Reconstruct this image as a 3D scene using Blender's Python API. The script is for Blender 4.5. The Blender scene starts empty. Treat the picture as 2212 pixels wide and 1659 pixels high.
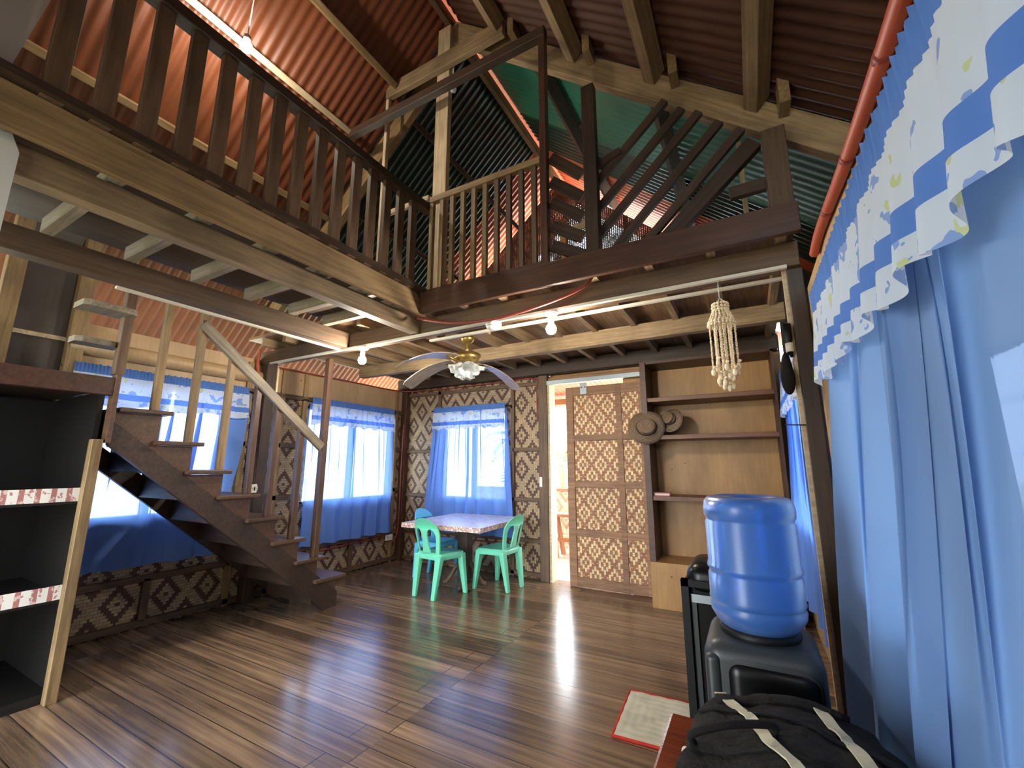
import bpy, bmesh, math, random
from mathutils import Vector, Matrix
random.seed(7)
PI = math.pi
SC = bpy.context.scene
COL = SC.collection

# ------------------------------------------------------------------ materials
def lin(c):
    return tuple((v/255/12.92) if v/255 <= .04045 else ((v/255+.055)/1.055)**2.4 for v in c) + (1,)

class G:
    """tiny node-graph helper"""
    def __init__(s, name):
        s.m = bpy.data.materials.new(name); s.m.use_nodes = True
        s.t = s.m.node_tree; s.t.nodes.clear()
        s.out = s.t.nodes.new('ShaderNodeOutputMaterial')
    def n(s, typ, **kw):
        x = s.t.nodes.new(typ)
        for k, v in kw.items(): setattr(x, k, v)
        return x
    def put(s, sock, v):
        if hasattr(v, 'is_output'): s.t.links.new(v, sock)
        elif v is not None: sock.default_value = v
    def math(s, op, a, b=None, c=None, clamp=False):
        x = s.n('ShaderNodeMath', operation=op, use_clamp=clamp)
        s.put(x.inputs[0], a)
        if b is not None: s.put(x.inputs[1], b)
        if c is not None: s.put(x.inputs[2], c)
        return x.outputs[0]
    def coord(s, kind='Object'):
        return s.n('ShaderNodeTexCoord').outputs[kind]
    def xyz(s, v):
        x = s.n('ShaderNodeSeparateXYZ'); s.put(x.inputs[0], v); return x.outputs
    def comb(s, a, b, c=0.0):
        x = s.n('ShaderNodeCombineXYZ'); s.put(x.inputs[0], a); s.put(x.inputs[1], b); s.put(x.inputs[2], c); return x.outputs[0]
    def scale(s, v, sc):
        x = s.n('ShaderNodeMapping'); s.put(x.inputs[0], v); x.inputs['Scale'].default_value = sc; return x.outputs[0]
    def noise(s, v, sc=5, det=3, rough=.55):
        x = s.n('ShaderNodeTexNoise'); s.put(x.inputs['Vector'], v)
        x.inputs['Scale'].default_value = sc; x.inputs['Detail'].default_value = det; x.inputs['Roughness'].default_value = rough
        return x.outputs['Fac']
    def ramp(s, f, stops, interp='LINEAR'):
        x = s.n('ShaderNodeValToRGB'); s.put(x.inputs[0], f); r = x.color_ramp; r.interpolation = interp
        while len(r.elements) < len(stops): r.elements.new(.5)
        for e, (p, c) in zip(r.elements, stops): e.position = p; e.color = c if len(c) == 4 else lin(c)
        return x.outputs[0]
    def mix(s, f, a, b, blend='MIX'):
        x = s.n('ShaderNodeMix', data_type='RGBA', blend_type=blend)
        s.put(x.inputs[0], f); s.put(x.inputs[6], a); s.put(x.inputs[7], b); return x.outputs[2]
    def hsv(s, c, val=1.0, sat=1.0):
        x = s.n('ShaderNodeHueSaturation'); s.put(x.inputs['Color'], c); s.put(x.inputs['Value'], val); s.put(x.inputs['Saturation'], sat); return x.outputs[0]
    def rand(s):
        return s.n('ShaderNodeObjectInfo').outputs['Random']
    def bump(s, h, st=.3, dist=.01):
        x = s.n('ShaderNodeBump'); s.put(x.inputs['Height'], h); x.inputs['Strength'].default_value = st; x.inputs['Distance'].default_value = dist; return x.outputs[0]
    def bsdf(s, col, rough=.6, nrm=None, **kw):
        p = s.n('ShaderNodeBsdfPrincipled'); s.put(p.inputs['Base Color'], col); s.put(p.inputs['Roughness'], rough)
        if nrm is not None: s.put(p.inputs['Normal'], nrm)
        for k, v in kw.items(): s.put(p.inputs[k], v)
        return p.outputs[0]
    def done(s, sh):
        s.put(s.out.inputs[0], sh); return s.m

def plain(name, c, rough=.6, **kw):
    g = G(name); return g.done(g.bsdf(lin(c), rough, **kw))

def wood(name, dark, light, rough=.62, grain=1.0, spread=.35, axis=0, blotch=.35):
    g = G(name); c = g.coord()
    st = [22*grain]*3; st[axis] = 1.4*grain
    n1 = g.noise(g.scale(c, st), 2.2, 5, .65)
    n2 = g.noise(c, 2.3, 4)
    col = g.ramp(n1, [(.28, dark), (.72, light)])
    col = g.mix(g.math('MULTIPLY', g.ramp(n2, [(.42, (0, 0, 0, 1)), (.68, (1, 1, 1, 1))]), blotch), col, lin(tuple(v*.5 for v in dark)))
    val = g.math('ADD', g.math('MULTIPLY', g.rand(), spread), 1-spread/2)
    col = g.hsv(col, val)
    return g.done(g.bsdf(col, rough, g.bump(n1, .25, .004)))

M = {}
M['tan'] = wood('wood_tan', (108, 84, 54), (160, 132, 90))
M['tan2'] = wood('wood_tan_worn', (112, 90, 64), (168, 142, 106), blotch=.5)
M['brown'] = wood('wood_brown', (72, 53, 39), (112, 87, 62))
M['dark'] = wood('wood_dark', (42, 30, 22), (74, 54, 40), rough=.5)
M['red'] = wood('wood_redbrown', (54, 32, 23), (88, 56, 40), rough=.4)
M['grey'] = wood('wood_weathered', (92, 82, 68), (148, 134, 112))
M['pale'] = wood('wood_pale', (158, 136, 104), (205, 184, 150))
M['stair'] = wood('wood_stair', (62, 42, 30), (100, 71, 49), rough=.45)
M['black'] = wood('wood_black_and_shade', (14, 12, 11), (28, 24, 21), rough=.5)  # black for fittings; in the shelf recess it puts shade into the colour
M['shelf'] = wood('wood_shelf', (82, 48, 28), (122, 78, 46), rough=.5)
M['shelfdark'] = wood('wood_shelf_dark', (58, 30, 18), (86, 50, 30), rough=.5)
M['bench'] = wood('wood_varnished_red', (92, 34, 16), (142, 62, 32), rough=.22)
M['door'] = wood('wood_door', (112, 78, 54), (158, 116, 82))
def plywood(name, a, b):
    g = G(name); c = g.coord()
    n = g.noise(g.scale(c, (1.5, 1.5, .5)), 3, 5, .6); n2 = g.noise(g.scale(c, (40, 40, 2)), 1.5, 3)
    spots = g.n('ShaderNodeTexVoronoi'); g.put(spots.inputs['Vector'], c); spots.inputs['Scale'].default_value = 4.5
    col = g.mix(g.math('MULTIPLY', n2, .5), g.ramp(n, [(.3, a), (.7, b)]), lin(tuple(v*.7 for v in a)))
    col = g.mix(g.math('LESS_THAN', spots.outputs['Distance'], .035), col, lin(tuple(v*.35 for v in a)))
    return g.done(g.bsdf(col, .5, Specular_IOR_Level=.3) if False else g.bsdf(col, .5))
M['ply'] = plywood('plywood_golden', (146, 102, 52), (186, 140, 80))
M['ply2'] = plywood('plywood_tan', (168, 136, 96), (196, 164, 122))
M['plydark'] = plywood('plywood_dark', (52, 44, 38), (72, 62, 54))
M['white'] = plain('white_paint', (196, 196, 190), .5)
M['plastic'] = plain('white_plastic', (222, 220, 212), .4)
M['pvc'] = plain('cream_plastic_channel', (206, 198, 180), .45)

def floor_mat():
    g = G('floor_planks'); c = g.coord()
    b = g.n('ShaderNodeTexBrick', offset=.06, offset_frequency=2, squash=1.0)
    mp = g.n('ShaderNodeMapping'); g.put(mp.inputs[0], c); mp.inputs['Location'].default_value = (1.62, .05, 0)
    g.put(b.inputs['Vector'], mp.outputs[0])
    b.inputs['Scale'].default_value = 1; b.inputs['Brick Width'].default_value = 2.35; b.inputs['Row Height'].default_value = .118
    b.inputs['Mortar Size'].default_value = .0028; b.inputs['Mortar Smooth'].default_value = .1; b.inputs['Bias'].default_value = 0
    b.inputs['Color1'].default_value = (0, 0, 0, 1); b.inputs['Color2'].default_value = (1, 1, 1, 1); b.inputs['Mortar'].default_value = (.5, .5, .5, 1)
    row = g.math('FLOOR', g.math('DIVIDE', g.math('ADD', g.xyz(c)[1], .05), .118))
    brk = g.math('FLOOR', g.math('DIVIDE', g.math('ADD', g.xyz(c)[0], 1.62), 2.35))
    wn = g.n('ShaderNodeTexWhiteNoise', noise_dimensions='2D'); g.put(wn.inputs['Vector'], g.comb(row, brk))
    shift = g.comb(g.math('MULTIPLY', wn.outputs['Value'], 40), g.math('MULTIPLY', wn.outputs['Value'], 17), 0)
    va = g.n('ShaderNodeVectorMath', operation='ADD'); g.put(va.inputs[0], c); g.put(va.inputs[1], shift)
    gr = g.noise(g.scale(va.outputs[0], (.55, 20, 1)), 1.8, 5, .6)
    bl = g.noise(g.scale(va.outputs[0], (.8, 3, 1)), 1.6, 3, .55)
    base = g.ramp(g.math('ADD', g.math('MULTIPLY', gr, .75), g.math('MULTIPLY', bl, .45)),
                  [(.34, (66, 51, 41)), (.56, (102, 81, 64)), (.72, (134, 108, 84)), (.86, (166, 136, 102))])
    base = g.hsv(base, g.math('ADD', g.math('MULTIPLY', wn.outputs['Value'], .75), .68))
    base = g.mix(g.math('MULTIPLY', b.outputs['Fac'], .85), base, lin((18, 13, 10)))
    sc = g.noise(g.scale(c, (3, 30, 1)), 3, 4, .7)
    rough = g.math('ADD', g.math('MULTIPLY', sc, .14), .14)
    h = g.math('SUBTRACT', g.math('MULTIPLY', gr, .35), g.math('MULTIPLY', b.outputs['Fac'], 1.0))
    return g.done(g.bsdf(base, rough, g.bump(h, .12, .003), **{'Specular IOR Level': .9}))
M['floor'] = floor_mat()

def roof_mat(name, a, b, rough=.5):
    g = G(name); c = g.coord(); n = g.noise(c, 1.7, 5, .65); n2 = g.noise(g.scale(c, (1, 14, 1)), 2, 3)
    col = g.mix(g.math('MULTIPLY', n2, .35), g.ramp(n, [(.3, a), (.7, b)]), lin(tuple(v*.62 for v in a)))
    return g.done(g.bsdf(col, rough))
M['roofred'] = roof_mat('roof_red_oxide', (100, 52, 27), (130, 72, 40))
M['roofgreen'] = roof_mat('roof_green_paint', (14, 45, 37), (22, 60, 49), .4)
M['roofshaded'] = roof_mat('roof_red_oxide_shaded', (66, 36, 23), (88, 50, 32), .6)  # shade on the right slope is put into a darker roof paint
M['roofteal'] = roof_mat('roof_teal_liner', (30, 100, 80), (44, 128, 104), .45)
M['rooflit'] = roof_mat('roof_red_oxide_lit', (188, 92, 58), (214, 118, 80))  # red roof lightened; daylight on eaves, ridge and porch put into the colour

def weave(name, ax, P, Q, dark, light, vertical=False, second=False, rough=.6, holes=False, off=(0, 0)):
    """woven split-bamboo sheet with stepped diamonds; ax = which object axis runs along the wall"""
    g = G(name); c = g.coord(); X = g.xyz(c)
    u = g.math('ADD', X[ax], 50+off[0]); v = g.math('ADD', X[2], 50+off[1])
    su, sv = (P/12, Q/10) if vertical else (P/7, Q/18)
    if P < .25: su, sv = P/8, Q/6
    # strips run one way; the diamonds step by one strip width
    if vertical:
        u2 = g.math('ADD', u, su/2); iu = g.math('FLOOR', g.math('DIVIDE', u2, su)); qu = g.math('MULTIPLY', iu, su)
        v2 = g.math('ADD', v, g.math('MULTIPLY', g.math('MODULO', iu, 2), sv*.5)); iv = g.math('FLOOR', g.math('DIVIDE', v2, sv)); qv = v
    else:
        v2 = g.math('ADD', v, sv/2); iv = g.math('FLOOR', g.math('DIVIDE', v2, sv)); qv = g.math('MULTIPLY', iv, sv)
        u2 = g.math('ADD', u, g.math('MULTIPLY', g.math('MODULO', iv, 2), su*.5)); iu = g.math('FLOOR', g.math('DIVIDE', u2, su)); qu = u
    a = g.math('DIVIDE', qu, P); b = g.math('DIVIDE', qv, Q)
    s_ = g.math('ADD', a, b); t_ = g.math('SUBTRACT', a, b)
    ds = g.math('ABSOLUTE', g.math('SUBTRACT', s_, g.math('ROUND', s_)))
    dt = g.math('ABSOLUTE', g.math('SUBTRACT', t_, g.math('ROUND', t_)))
    d = g.math('MAXIMUM', ds, dt)
    K, W = (0, 0, 0, 1), (1, 1, 1, 1)
    if second: stops = [(0, W), (.065, K), (.20, W), (.385, K)]
    else: stops = [(0, K), (.05, W), (.20, K), (.355, W)]
    pat = g.ramp(d, stops, 'CONSTANT')
    fu = g.math('FRACT', g.math('DIVIDE', u2, su)); fv = g.math('FRACT', g.math('DIVIDE', v2, sv))
    eu = g.math('MULTIPLY', g.math('ABSOLUTE', g.math('SUBTRACT', fu, .5)), 2); ev = g.math('MULTIPLY', g.math('ABSOLUTE', g.math('SUBTRACT', fv, .5)), 2)
    gap = g.math('MAXIMUM', g.math('GREATER_THAN', eu, .93 if not vertical else .84), g.math('GREATER_THAN', ev, .84 if not vertical else .93))
    wn = g.n('ShaderNodeTexWhiteNoise', noise_dimensions='2D'); g.put(wn.inputs['Vector'], g.comb(iu, iv))
    big = g.noise(c, 1.6, 3)
    col = g.mix(pat, lin(dark), lin(light))
    col = g.hsv(col, g.math('ADD', g.math('ADD', g.math('MULTIPLY', wn.outputs['Value'], .35), .6), g.math('MULTIPLY', big, .45)))
    col = g.mix(g.math('MULTIPLY', gap, .6), col, lin(tuple(x*.45 for x in dark)))
    h = g.math('SUBTRACT', g.math('MULTIPLY', pat, .3), gap)
    sh = g.bsdf(col, rough, g.bump(h, .5, .003))
    if holes:
        hu = g.math('FRACT', g.math('DIVIDE', u, .026)); hv = g.math('FRACT', g.math('DIVIDE', v, .021))
        nz = g.noise(c, 5.5, 4, .7)
        lim = g.math('MULTIPLY', g.math('SUBTRACT', nz, .36), 1.0)
        hl = g.math('MULTIPLY', g.math('LESS_THAN', hu, lim), g.math('LESS_THAN', hv, lim))
        tr = g.n('ShaderNodeBsdfTransparent'); mx = g.n('ShaderNodeMixShader')
        g.put(mx.inputs[0], hl); g.put(mx.inputs[1], sh); g.put(mx.inputs[2], tr.outputs[0]); sh = mx.outputs[0]
    return g.done(sh)
M['weaveL'] = weave('woven_bamboo_side', 1, .31, .42, (84, 55, 41), (166, 145, 113), off=(.02, -.02))
M['weaveB'] = weave('woven_bamboo_rear', 0, .29, .40, (84, 55, 42), (166, 145, 115), off=(.1, .02))
M['weaveBv'] = weave('woven_bamboo_rear_upright', 0, .29, .40, (84, 55, 42), (168, 143, 108), vertical=True, off=(-.03, .0))
M['weaveD'] = weave('woven_bamboo_door', 0, .20, .25, (150, 100, 66), (216, 186, 140), vertical=True, second=True)
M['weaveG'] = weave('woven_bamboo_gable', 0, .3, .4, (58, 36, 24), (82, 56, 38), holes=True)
M['weaveP'] = weave('woven_bamboo_porch', 0, .3, .4, (190, 150, 120), (226, 200, 168))

def cloth(name, col, transl=.5, transp=.12, colnode=None):
    g = G(name)
    c = colnode(g) if colnode else lin(col)
    n = g.noise(g.scale(g.coord(), (60, 60, 60)), 4, 2)
    d = g.bsdf(c, .85, g.bump(n, .1, .002))
    t = g.n('ShaderNodeBsdfTranslucent'); g.put(t.inputs[0], c)
    m1 = g.n('ShaderNodeMixShader'); m1.inputs[0].default_value = transl; g.put(m1.inputs[1], d); g.put(m1.inputs[2], t.outputs[0])
    tr = g.n('ShaderNodeBsdfTransparent'); g.put(tr.inputs[0], lin((205, 222, 255)))
    m2 = g.n('ShaderNodeMixShader'); m2.inputs[0].default_value = transp; g.put(m2.inputs[1], m1.outputs[0]); g.put(m2.inputs[2], tr.outputs[0])
    return g.done(m2.outputs[0])
M['drape'] = cloth('curtain_blue', (110, 152, 232), .28, .12)
M['drape_dim'] = cloth('curtain_blue_dimmed', (108, 141, 190), .27, .02)  # dimmer, less see-through copy; the weaker window light is put into the cloth
def val_col(g):
    c = g.coord(); z = g.math('MULTIPLY', g.xyz(c)[2], -1.0)       # depth below the rod
    n = g.noise(c, 13, 3, .6); n2 = g.noise(g.scale(c, (1.3, 1.3, 1)), 17, 2)
    fl = g.mix(g.math('GREATER_THAN', n, .575), lin((226, 234, 238)), lin((150, 178, 226)))
    fl = g.mix(g.math('GREATER_THAN', n2, .66), fl, lin((214, 222, 160)))
    blue = lin((98, 142, 214))
    k = g.ramp(z, [(0, (0, 0, 0, 1)), (.042, (1, 1, 1, 1)), (.168, (0, 0, 0, 1)), (.218, (1, 1, 1, 1))], 'CONSTANT')
    return g.mix(k, blue, fl)
M['valance'] = cloth('curtain_valance_bands', (0, 0, 0), .42, .06, val_col)
M['chair_green'] = plain('plastic_seafoam', (112, 208, 172), .35)
M['chair_blue'] = plain('plastic_skyblue', (96, 190, 224), .35)
def brass():
    g = G('antique_brass'); n = g.noise(g.coord(), 30, 3)
    return g.done(g.bsdf(g.ramp(n, [(.3, (124, 98, 52)), (.7, (168, 140, 82))]), .35, Metallic=.85))
M['brass'] = brass()
M['steel'] = plain('galvanised_steel', (150, 158, 162), .4, Metallic=.7)
M['fanblade'] = wood('fan_blade_veneer', (132, 116, 98), (170, 154, 134), rough=.3)
def frosted():
    g = G('frosted_glass'); d = g.bsdf(lin((240, 240, 238)), .3)
    t = g.n('ShaderNodeBsdfTranslucent'); t.inputs[0].default_value = lin((235, 238, 240))
    m = g.n('ShaderNodeMixShader'); m.inputs[0].default_value = .45; g.put(m.inputs[1], d); g.put(m.inputs[2], t.outputs[0]); return g.done(m.outputs[0])
M['frosted'] = frosted()
def emit(name, c, st):
    g = G(name); e = g.n('ShaderNodeEmission'); e.inputs[0].default_value = c; e.inputs[1].default_value = st; return g.done(e.outputs[0])
BULB = 650
M['bulb'] = emit('lit_bulb', (1, .91, .78, 1), BULB)
M['bulbwhite'] = emit('lit_bulb_cool', (1, .9, .76, 1), 500)
M['orange'] = plain('orange_conduit', (164, 70, 44), .5)
M['redwire'] = plain('red_conduit', (124, 44, 32), .5)
M['shell'] = plain('capiz_shell', (226, 208, 176), .35)
def straw():
    g = G('dark_straw'); c = g.coord(); w = g.n('ShaderNodeTexWave', wave_type='RINGS', rings_direction='Z')
    g.put(w.inputs['Vector'], c); w.inputs['Scale'].default_value = 26; w.inputs['Distortion'].default_value = 1.5; w.inputs['Detail'].default_value = 3; w.inputs['Detail Scale'].default_value = 8
    col = g.ramp(w.outputs['Fac'], [(.2, (70, 52, 38)), (.8, (138, 112, 86))]); return g.done(g.bsdf(col, .7, g.bump(w.outputs['Fac'], .5, .004)))
M['straw'] = straw()
M['strawband'] = plain('hat_band', (44, 32, 24), .7)
def bottle_mat():
    g = G('blue_bottle_plastic')
    gl = g.bsdf(lin((96, 150, 226)), .22, **{'Transmission Weight': .75, 'IOR': 1.3})
    d = g.bsdf(lin((58, 106, 186)), .4)
    m = g.n('ShaderNodeMixShader'); m.inputs[0].default_value = .38; g.put(m.inputs[1], gl); g.put(m.inputs[2], d); return g.done(m.outputs[0])
M['bottle'] = bottle_mat()
M['water'] = plain('water_in_bottle', (120, 170, 245), .02, **{'Transmission Weight': 1.0, 'IOR': 1.33})
M['blackplastic'] = plain('black_plastic', (13, 13, 14), .5, **{'Specular IOR Level': .25})
M['greyplastic'] = plain('dark_grey_plastic', (44, 47, 48), .42)
M['blackgloss'] = plain('black_gloss', (9, 9, 10), .3, **{'Specular IOR Level': .25})
def fabric(name, c, rough=.85, s=220, crease=0):
    g = G(name); k = g.coord(); n = g.noise(g.scale(k, (s, s, s)), 1, 2); n2 = g.noise(k, 9, 4)
    col = g.hsv(lin(c), g.math('ADD', g.math('MULTIPLY', n2, .8), .6))
    h = g.math('ADD', g.math('MULTIPLY', n, .04), g.math('MULTIPLY', g.noise(g.scale(k, (9, 14, 9)), 1.6, 4, .6), crease))
    return g.done(g.bsdf(col, rough, g.bump(h, .9 if crease else .3, .03 if crease else .002), **{'Specular IOR Level': .2}))
M['bag'] = fabric('charcoal_canvas', (33, 30, 27), crease=1.0)
M['strap'] = fabric('cream_webbing', (196, 186, 156))
M['blackcloth'] = fabric('black_cloth', (26, 22, 22))
M['rug'] = fabric('quilted_cream', (190, 184, 160))
M['rugred'] = fabric('red_piping', (176, 44, 36))
def marble():
    g = G('marble_vinyl'); c = g.coord(); n = g.noise(c, 6, 6, .7); n2 = g.noise(c, 2.4, 3)
    col = g.ramp(n, [(.44, (226, 226, 242)), (.52, (206, 204, 224)), (.58, (230, 230, 244))]); return g.done(g.bsdf(col, .25))
M['marble'] = marble()
def fringe():
    g = G('floral_trim'); c = g.coord(); n = g.noise(c, 38, 3, .6); X = g.xyz(c)
    col = g.ramp(n, [(.42, (222, 212, 200)), (.56, (150, 84, 82)), (.64, (205, 190, 176))]); return g.done(g.bsdf(col, .5))
M['fringe'] = fringe()
def floral_edge():
    g = G('floral_shelf_trim'); c = g.coord(); y = g.xyz(c)[1]
    n = g.noise(c, 34, 3, .6)
    fl = g.mix(g.math('GREATER_THAN', n, .6), lin((222, 218, 210)), lin((178, 120, 122)))
    blk = g.math('LESS_THAN', g.math('FRACT', g.math('DIVIDE', g.math('ADD', y, 5), .062)), .36)
    return g.done(g.bsdf(g.mix(blk, fl, g.mix(g.math('GREATER_THAN', n, .55), lin((168, 110, 106)), lin((208, 180, 174)))), .5))
M['floral'] = floral_edge()
def glass():
    g = G('louvre_glass'); t = g.n('ShaderNodeBsdfTransparent'); t.inputs[0].default_value = (.93, .96, .97, 1)
    b = g.n('ShaderNodeBsdfGlossy'); b.inputs['Roughness'].default_value = .1
    m = g.n('ShaderNodeMixShader'); m.inputs[0].default_value = .12; g.put(m.inputs[1], t.outputs[0]); g.put(m.inputs[2], b.outputs[0]); return g.done(m.outputs[0])
M['glass'] = glass()
def leafmat():
    g = G('palm_leaf'); c = lin((62, 84, 10)); d = g.bsdf(c, .5); t = g.n('ShaderNodeBsdfTranslucent'); t.inputs[0].default_value = lin((84, 106, 12))
    m = g.n('ShaderNodeMixShader'); m.inputs[0].default_value = .45; g.put(m.inputs[1], d); g.put(m.inputs[2], t.outputs[0]); return g.done(m.outputs[0])
M['leaf'] = leafmat()
M['ground'] = plain('pale_field', (196, 192, 172), .9)
M['blocker'] = plain('daylight_blocker', (72, 78, 80), .9)
M['garden'] = plain('garden_darkened', (66, 70, 44), .9)
M['porch'] = plain('porch_cement', (206, 196, 184), .6)
M['porchwood'] = wood('porch_wood', (150, 96, 62), (196, 136, 92))
M['book'] = plain('book_cover', (178, 92, 84), .5)
M['bookpages'] = plain('book_pages', (210, 204, 190), .7)

# ------------------------------------------------------------------ builders
def link(o, parent=None):
    COL.objects.link(o)
    if parent is not None:
        o.parent = parent; o.matrix_parent_inverse = parent.matrix_world.inverted()
    return o
def mesh(name, vs, fs, mat, parent=None, smooth=False):
    me = bpy.data.meshes.new(name); me.from_pydata([tuple(v) for v in vs], [], fs); me.materials.append(mat); me.validate()
    if smooth:
        for p in me.polygons: p.use_smooth = True
    return link(bpy.data.objects.new(name, me), parent)
def frombm(name, bm, mat, parent=None, smooth=False):
    bmesh.ops.recalc_face_normals(bm, faces=bm.faces)
    me = bpy.data.meshes.new(name); bm.to_mesh(me); bm.free(); me.materials.append(mat)
    if smooth:
        for p in me.polygons: p.use_smooth = True
    return link(bpy.data.objects.new(name, me), parent)
BOXF = [(0, 3, 2, 1), (4, 5, 6, 7), (0, 1, 5, 4), (1, 2, 6, 5), (2, 3, 7, 6), (3, 0, 4, 7)]
def boxv(x0, x1, y0, y1, z0, z1):
    return [(x0, y0, z0), (x1, y0, z0), (x1, y1, z0), (x0, y1, z0), (x0, y0, z1), (x1, y0, z1), (x1, y1, z1), (x0, y1, z1)]
def bevel(o, w=.004, seg=2):
    m = o.modifiers.new('bev', 'BEVEL'); m.width = w; m.segments = seg; m.limit_method = 'ANGLE'; return o
def box(name, x0, x1, y0, y1, z0, z1, mat, parent=None, bev=0):
    o = mesh(name, boxv(x0, x1, y0, y1, z0, z1), BOXF, mat, parent)
    if bev: bevel(o, bev)
    return o
def boxes(name, lst, mat, parent=None):
    vs, fs = [], []
    for b in lst:
        k = len(vs); vs += boxv(*b); fs += [tuple(i+k for i in f) for f in BOXF]
    return mesh(name, vs, fs, mat, parent)
def timber(name, p0, p1, w, h, mat, parent=None, up=(0, 0, 1), bev=.003, shear=(0, 0)):
    """rectangular piece from p0 to p1; w across, h along 'up'; local X runs along the grain. shear slides the end cuts."""
    p0, p1 = Vector(p0), Vector(p1); X = (p1-p0); L = X.length; X.normalize()
    Y = Vector(up).cross(X)
    if Y.length < 1e-4: Y = Vector((1, 0, 0)).cross(X)
    Y.normalize(); Z = X.cross(Y)
    vs = boxv(0, L, -w/2, w/2, -h/2, h/2)
    vs = [(x + (shear[0] if x == 0 else shear[1])*z, y, z) for x, y, z in vs]
    me = bpy.data.meshes.new(name); me.from_pydata(vs, [], BOXF); me.materials.append(mat)
    o = bpy.data.objects.new(name, me); link(o)
    o.matrix_world = Matrix(((X.x, Y.x, Z.x, p0.x), (X.y, Y.y, Z.y, p0.y), (X.z, Y.z, Z.z, p0.z), (0, 0, 0, 1)))
    if parent is not None: o.parent = parent; o.matrix_parent_inverse = parent.matrix_world.inverted()
    if bev: bevel(o, bev, 1)
    return o
def tag(o, label, cat, group=None, kind=None):
    o['label'] = label; o['category'] = cat
    if group: o['group'] = group
    if kind: o['kind'] = kind
    return o
def thing(name, loc, label, cat, group=None, rz=0, kind=None):
    o = bpy.data.objects.new(name, None); COL.objects.link(o); o.empty_display_size = .1
    o.matrix_world = Matrix.Translation(loc) @ Matrix.Rotation(rz, 4, 'Z')
    return tag(o, label, cat, group, kind)
def struct(o):
    o['kind'] = 'structure'; return o
def dup(root, M4, label=None):
    r = root.copy(); COL.objects.link(r); r.matrix_world = M4
    if label: r['label'] = label
    for ch in list(root.children):
        c = ch.copy(); COL.objects.link(c); c.parent = r; c.matrix_parent_inverse = ch.matrix_parent_inverse
        for gch in list(ch.children):
            d = gch.copy(); COL.objects.link(d); d.parent = c; d.matrix_parent_inverse = gch.matrix_parent_inverse
    return r
def tube(name, pts, r, mat, parent=None, n=10, closed=False, rads=None):
    pts = [Vector(p) for p in pts]; vs, fs = [], []; N = len(pts); prev = None
    for i, p in enumerate(pts):
        d = (pts[min(i+1, N-1)]-pts[max(i-1, 0)]).normalized()
        a = prev if prev is not None else (Vector((0, 0, 1)) if abs(d.z) < .9 else Vector((1, 0, 0)))
        b = (a - d*a.dot(d)).normalized(); prev = b; c = d.cross(b)
        rr = rads[i] if rads else r
        for k in range(n):
            t = 2*PI*k/n; vs.append(p + (b*math.cos(t)+c*math.sin(t))*rr)
    for i in range(N-1):
        for k in range(n):
            fs.append((i*n+k, i*n+(k+1) % n, (i+1)*n+(k+1) % n, (i+1)*n+k))
    fs += [tuple(range(n))[::-1], tuple((N-1)*n+k for k in range(n))]
    return mesh(name, vs, fs, mat, parent, True)
def spline(pts, n=8):
    pts = [Vector(p) for p in pts]; out = []
    for i in range(len(pts)-1):
        p0, p1, p2, p3 = pts[max(i-1, 0)], pts[i], pts[i+1], pts[min(i+2, len(pts)-1)]
        for k in range(n):
            t = k/n; out.append(.5*((2*p1)+(p2-p0)*t+(2*p0-5*p1+4*p2-p3)*t*t+(3*p1-p0-3*p2+p3)*t**3))
    return out+[pts[-1]]
def lathe(name, prof, mat, loc=(0, 0, 0), parent=None, n=32, wave=None, smooth=True):
    vs, fs = [], []
    for i, (r, z) in enumerate(prof):
        for k in range(n):
            t = 2*PI*k/n; rr = r; zz = z
            if wave: rr, zz = wave(r, z, t, i)
            vs.append((loc[0]+rr*math.cos(t), loc[1]+rr*math.sin(t), loc[2]+zz))
    for i in range(len(prof)-1):
        for k in range(n): fs.append((i*n+k, i*n+(k+1) % n, (i+1)*n+(k+1) % n, (i+1)*n+k))
    if prof[0][0] > 1e-5: fs.append(tuple(range(n))[::-1])
    if prof[-1][0] > 1e-5: fs.append(tuple((len(prof)-1)*n+k for k in range(n)))
    return mesh(name, vs, fs, mat, parent, smooth)
def ball(name, c, r, mat, parent=None, s=(1, 1, 1), sub=2):
    bm = bmesh.new(); bmesh.ops.create_icosphere(bm, subdivisions=sub, radius=r)
    for v in bm.verts: v.co = Vector((v.co.x*s[0]+c[0], v.co.y*s[1]+c[1], v.co.z*s[2]+c[2]))
    return frombm(name, bm, mat, parent, True)
def shape2d(outer, holes, depth):
    """flat plate (verts, faces) from outlines in x,y, thickness along z"""
    cu = bpy.data.curves.new('tmp', 'CURVE'); cu.dimensions = '2D'; cu.fill_mode = 'BOTH'; cu.extrude = depth/2
    for pl in [outer]+holes:
        sp = cu.splines.new('POLY'); sp.points.add(len(pl)-1); sp.use_cyclic_u = True
        for p, q in zip(sp.points, pl): p.co = (q[0], q[1], 0, 1)
    o = bpy.data.objects.new('tmp', cu); COL.objects.link(o)
    dg = bpy.context.evaluated_depsgraph_get(); me = bpy.data.meshes.new_from_object(o.evaluated_get(dg))
    vs = [v.co.copy() for v in me.vertices]; fs = [tuple(p.vertices) for p in me.polygons]
    bpy.data.objects.remove(o); bpy.data.curves.remove(cu); bpy.data.meshes.remove(me)
    return vs, fs
# ------------------------------------------------------------------ setting
XL, YB, XR = -4.3, 4.6, .33
RX, RZ, SL, SR = -2.03, 5.30, .92, .85
def roofz(x): return RZ - SL*(RX-x) if x < RX else RZ - SR*(x-RX)
_tn = [0]
def trim(fn, *a, **k):
    _tn[0] += 1; return struct(fn('trim_%d' % _tn[0], *a, **k))

struct(box('floor', XL-.05, XR+.05, -1.2, YB+.05, -.06, 0, M['floor']))
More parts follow.
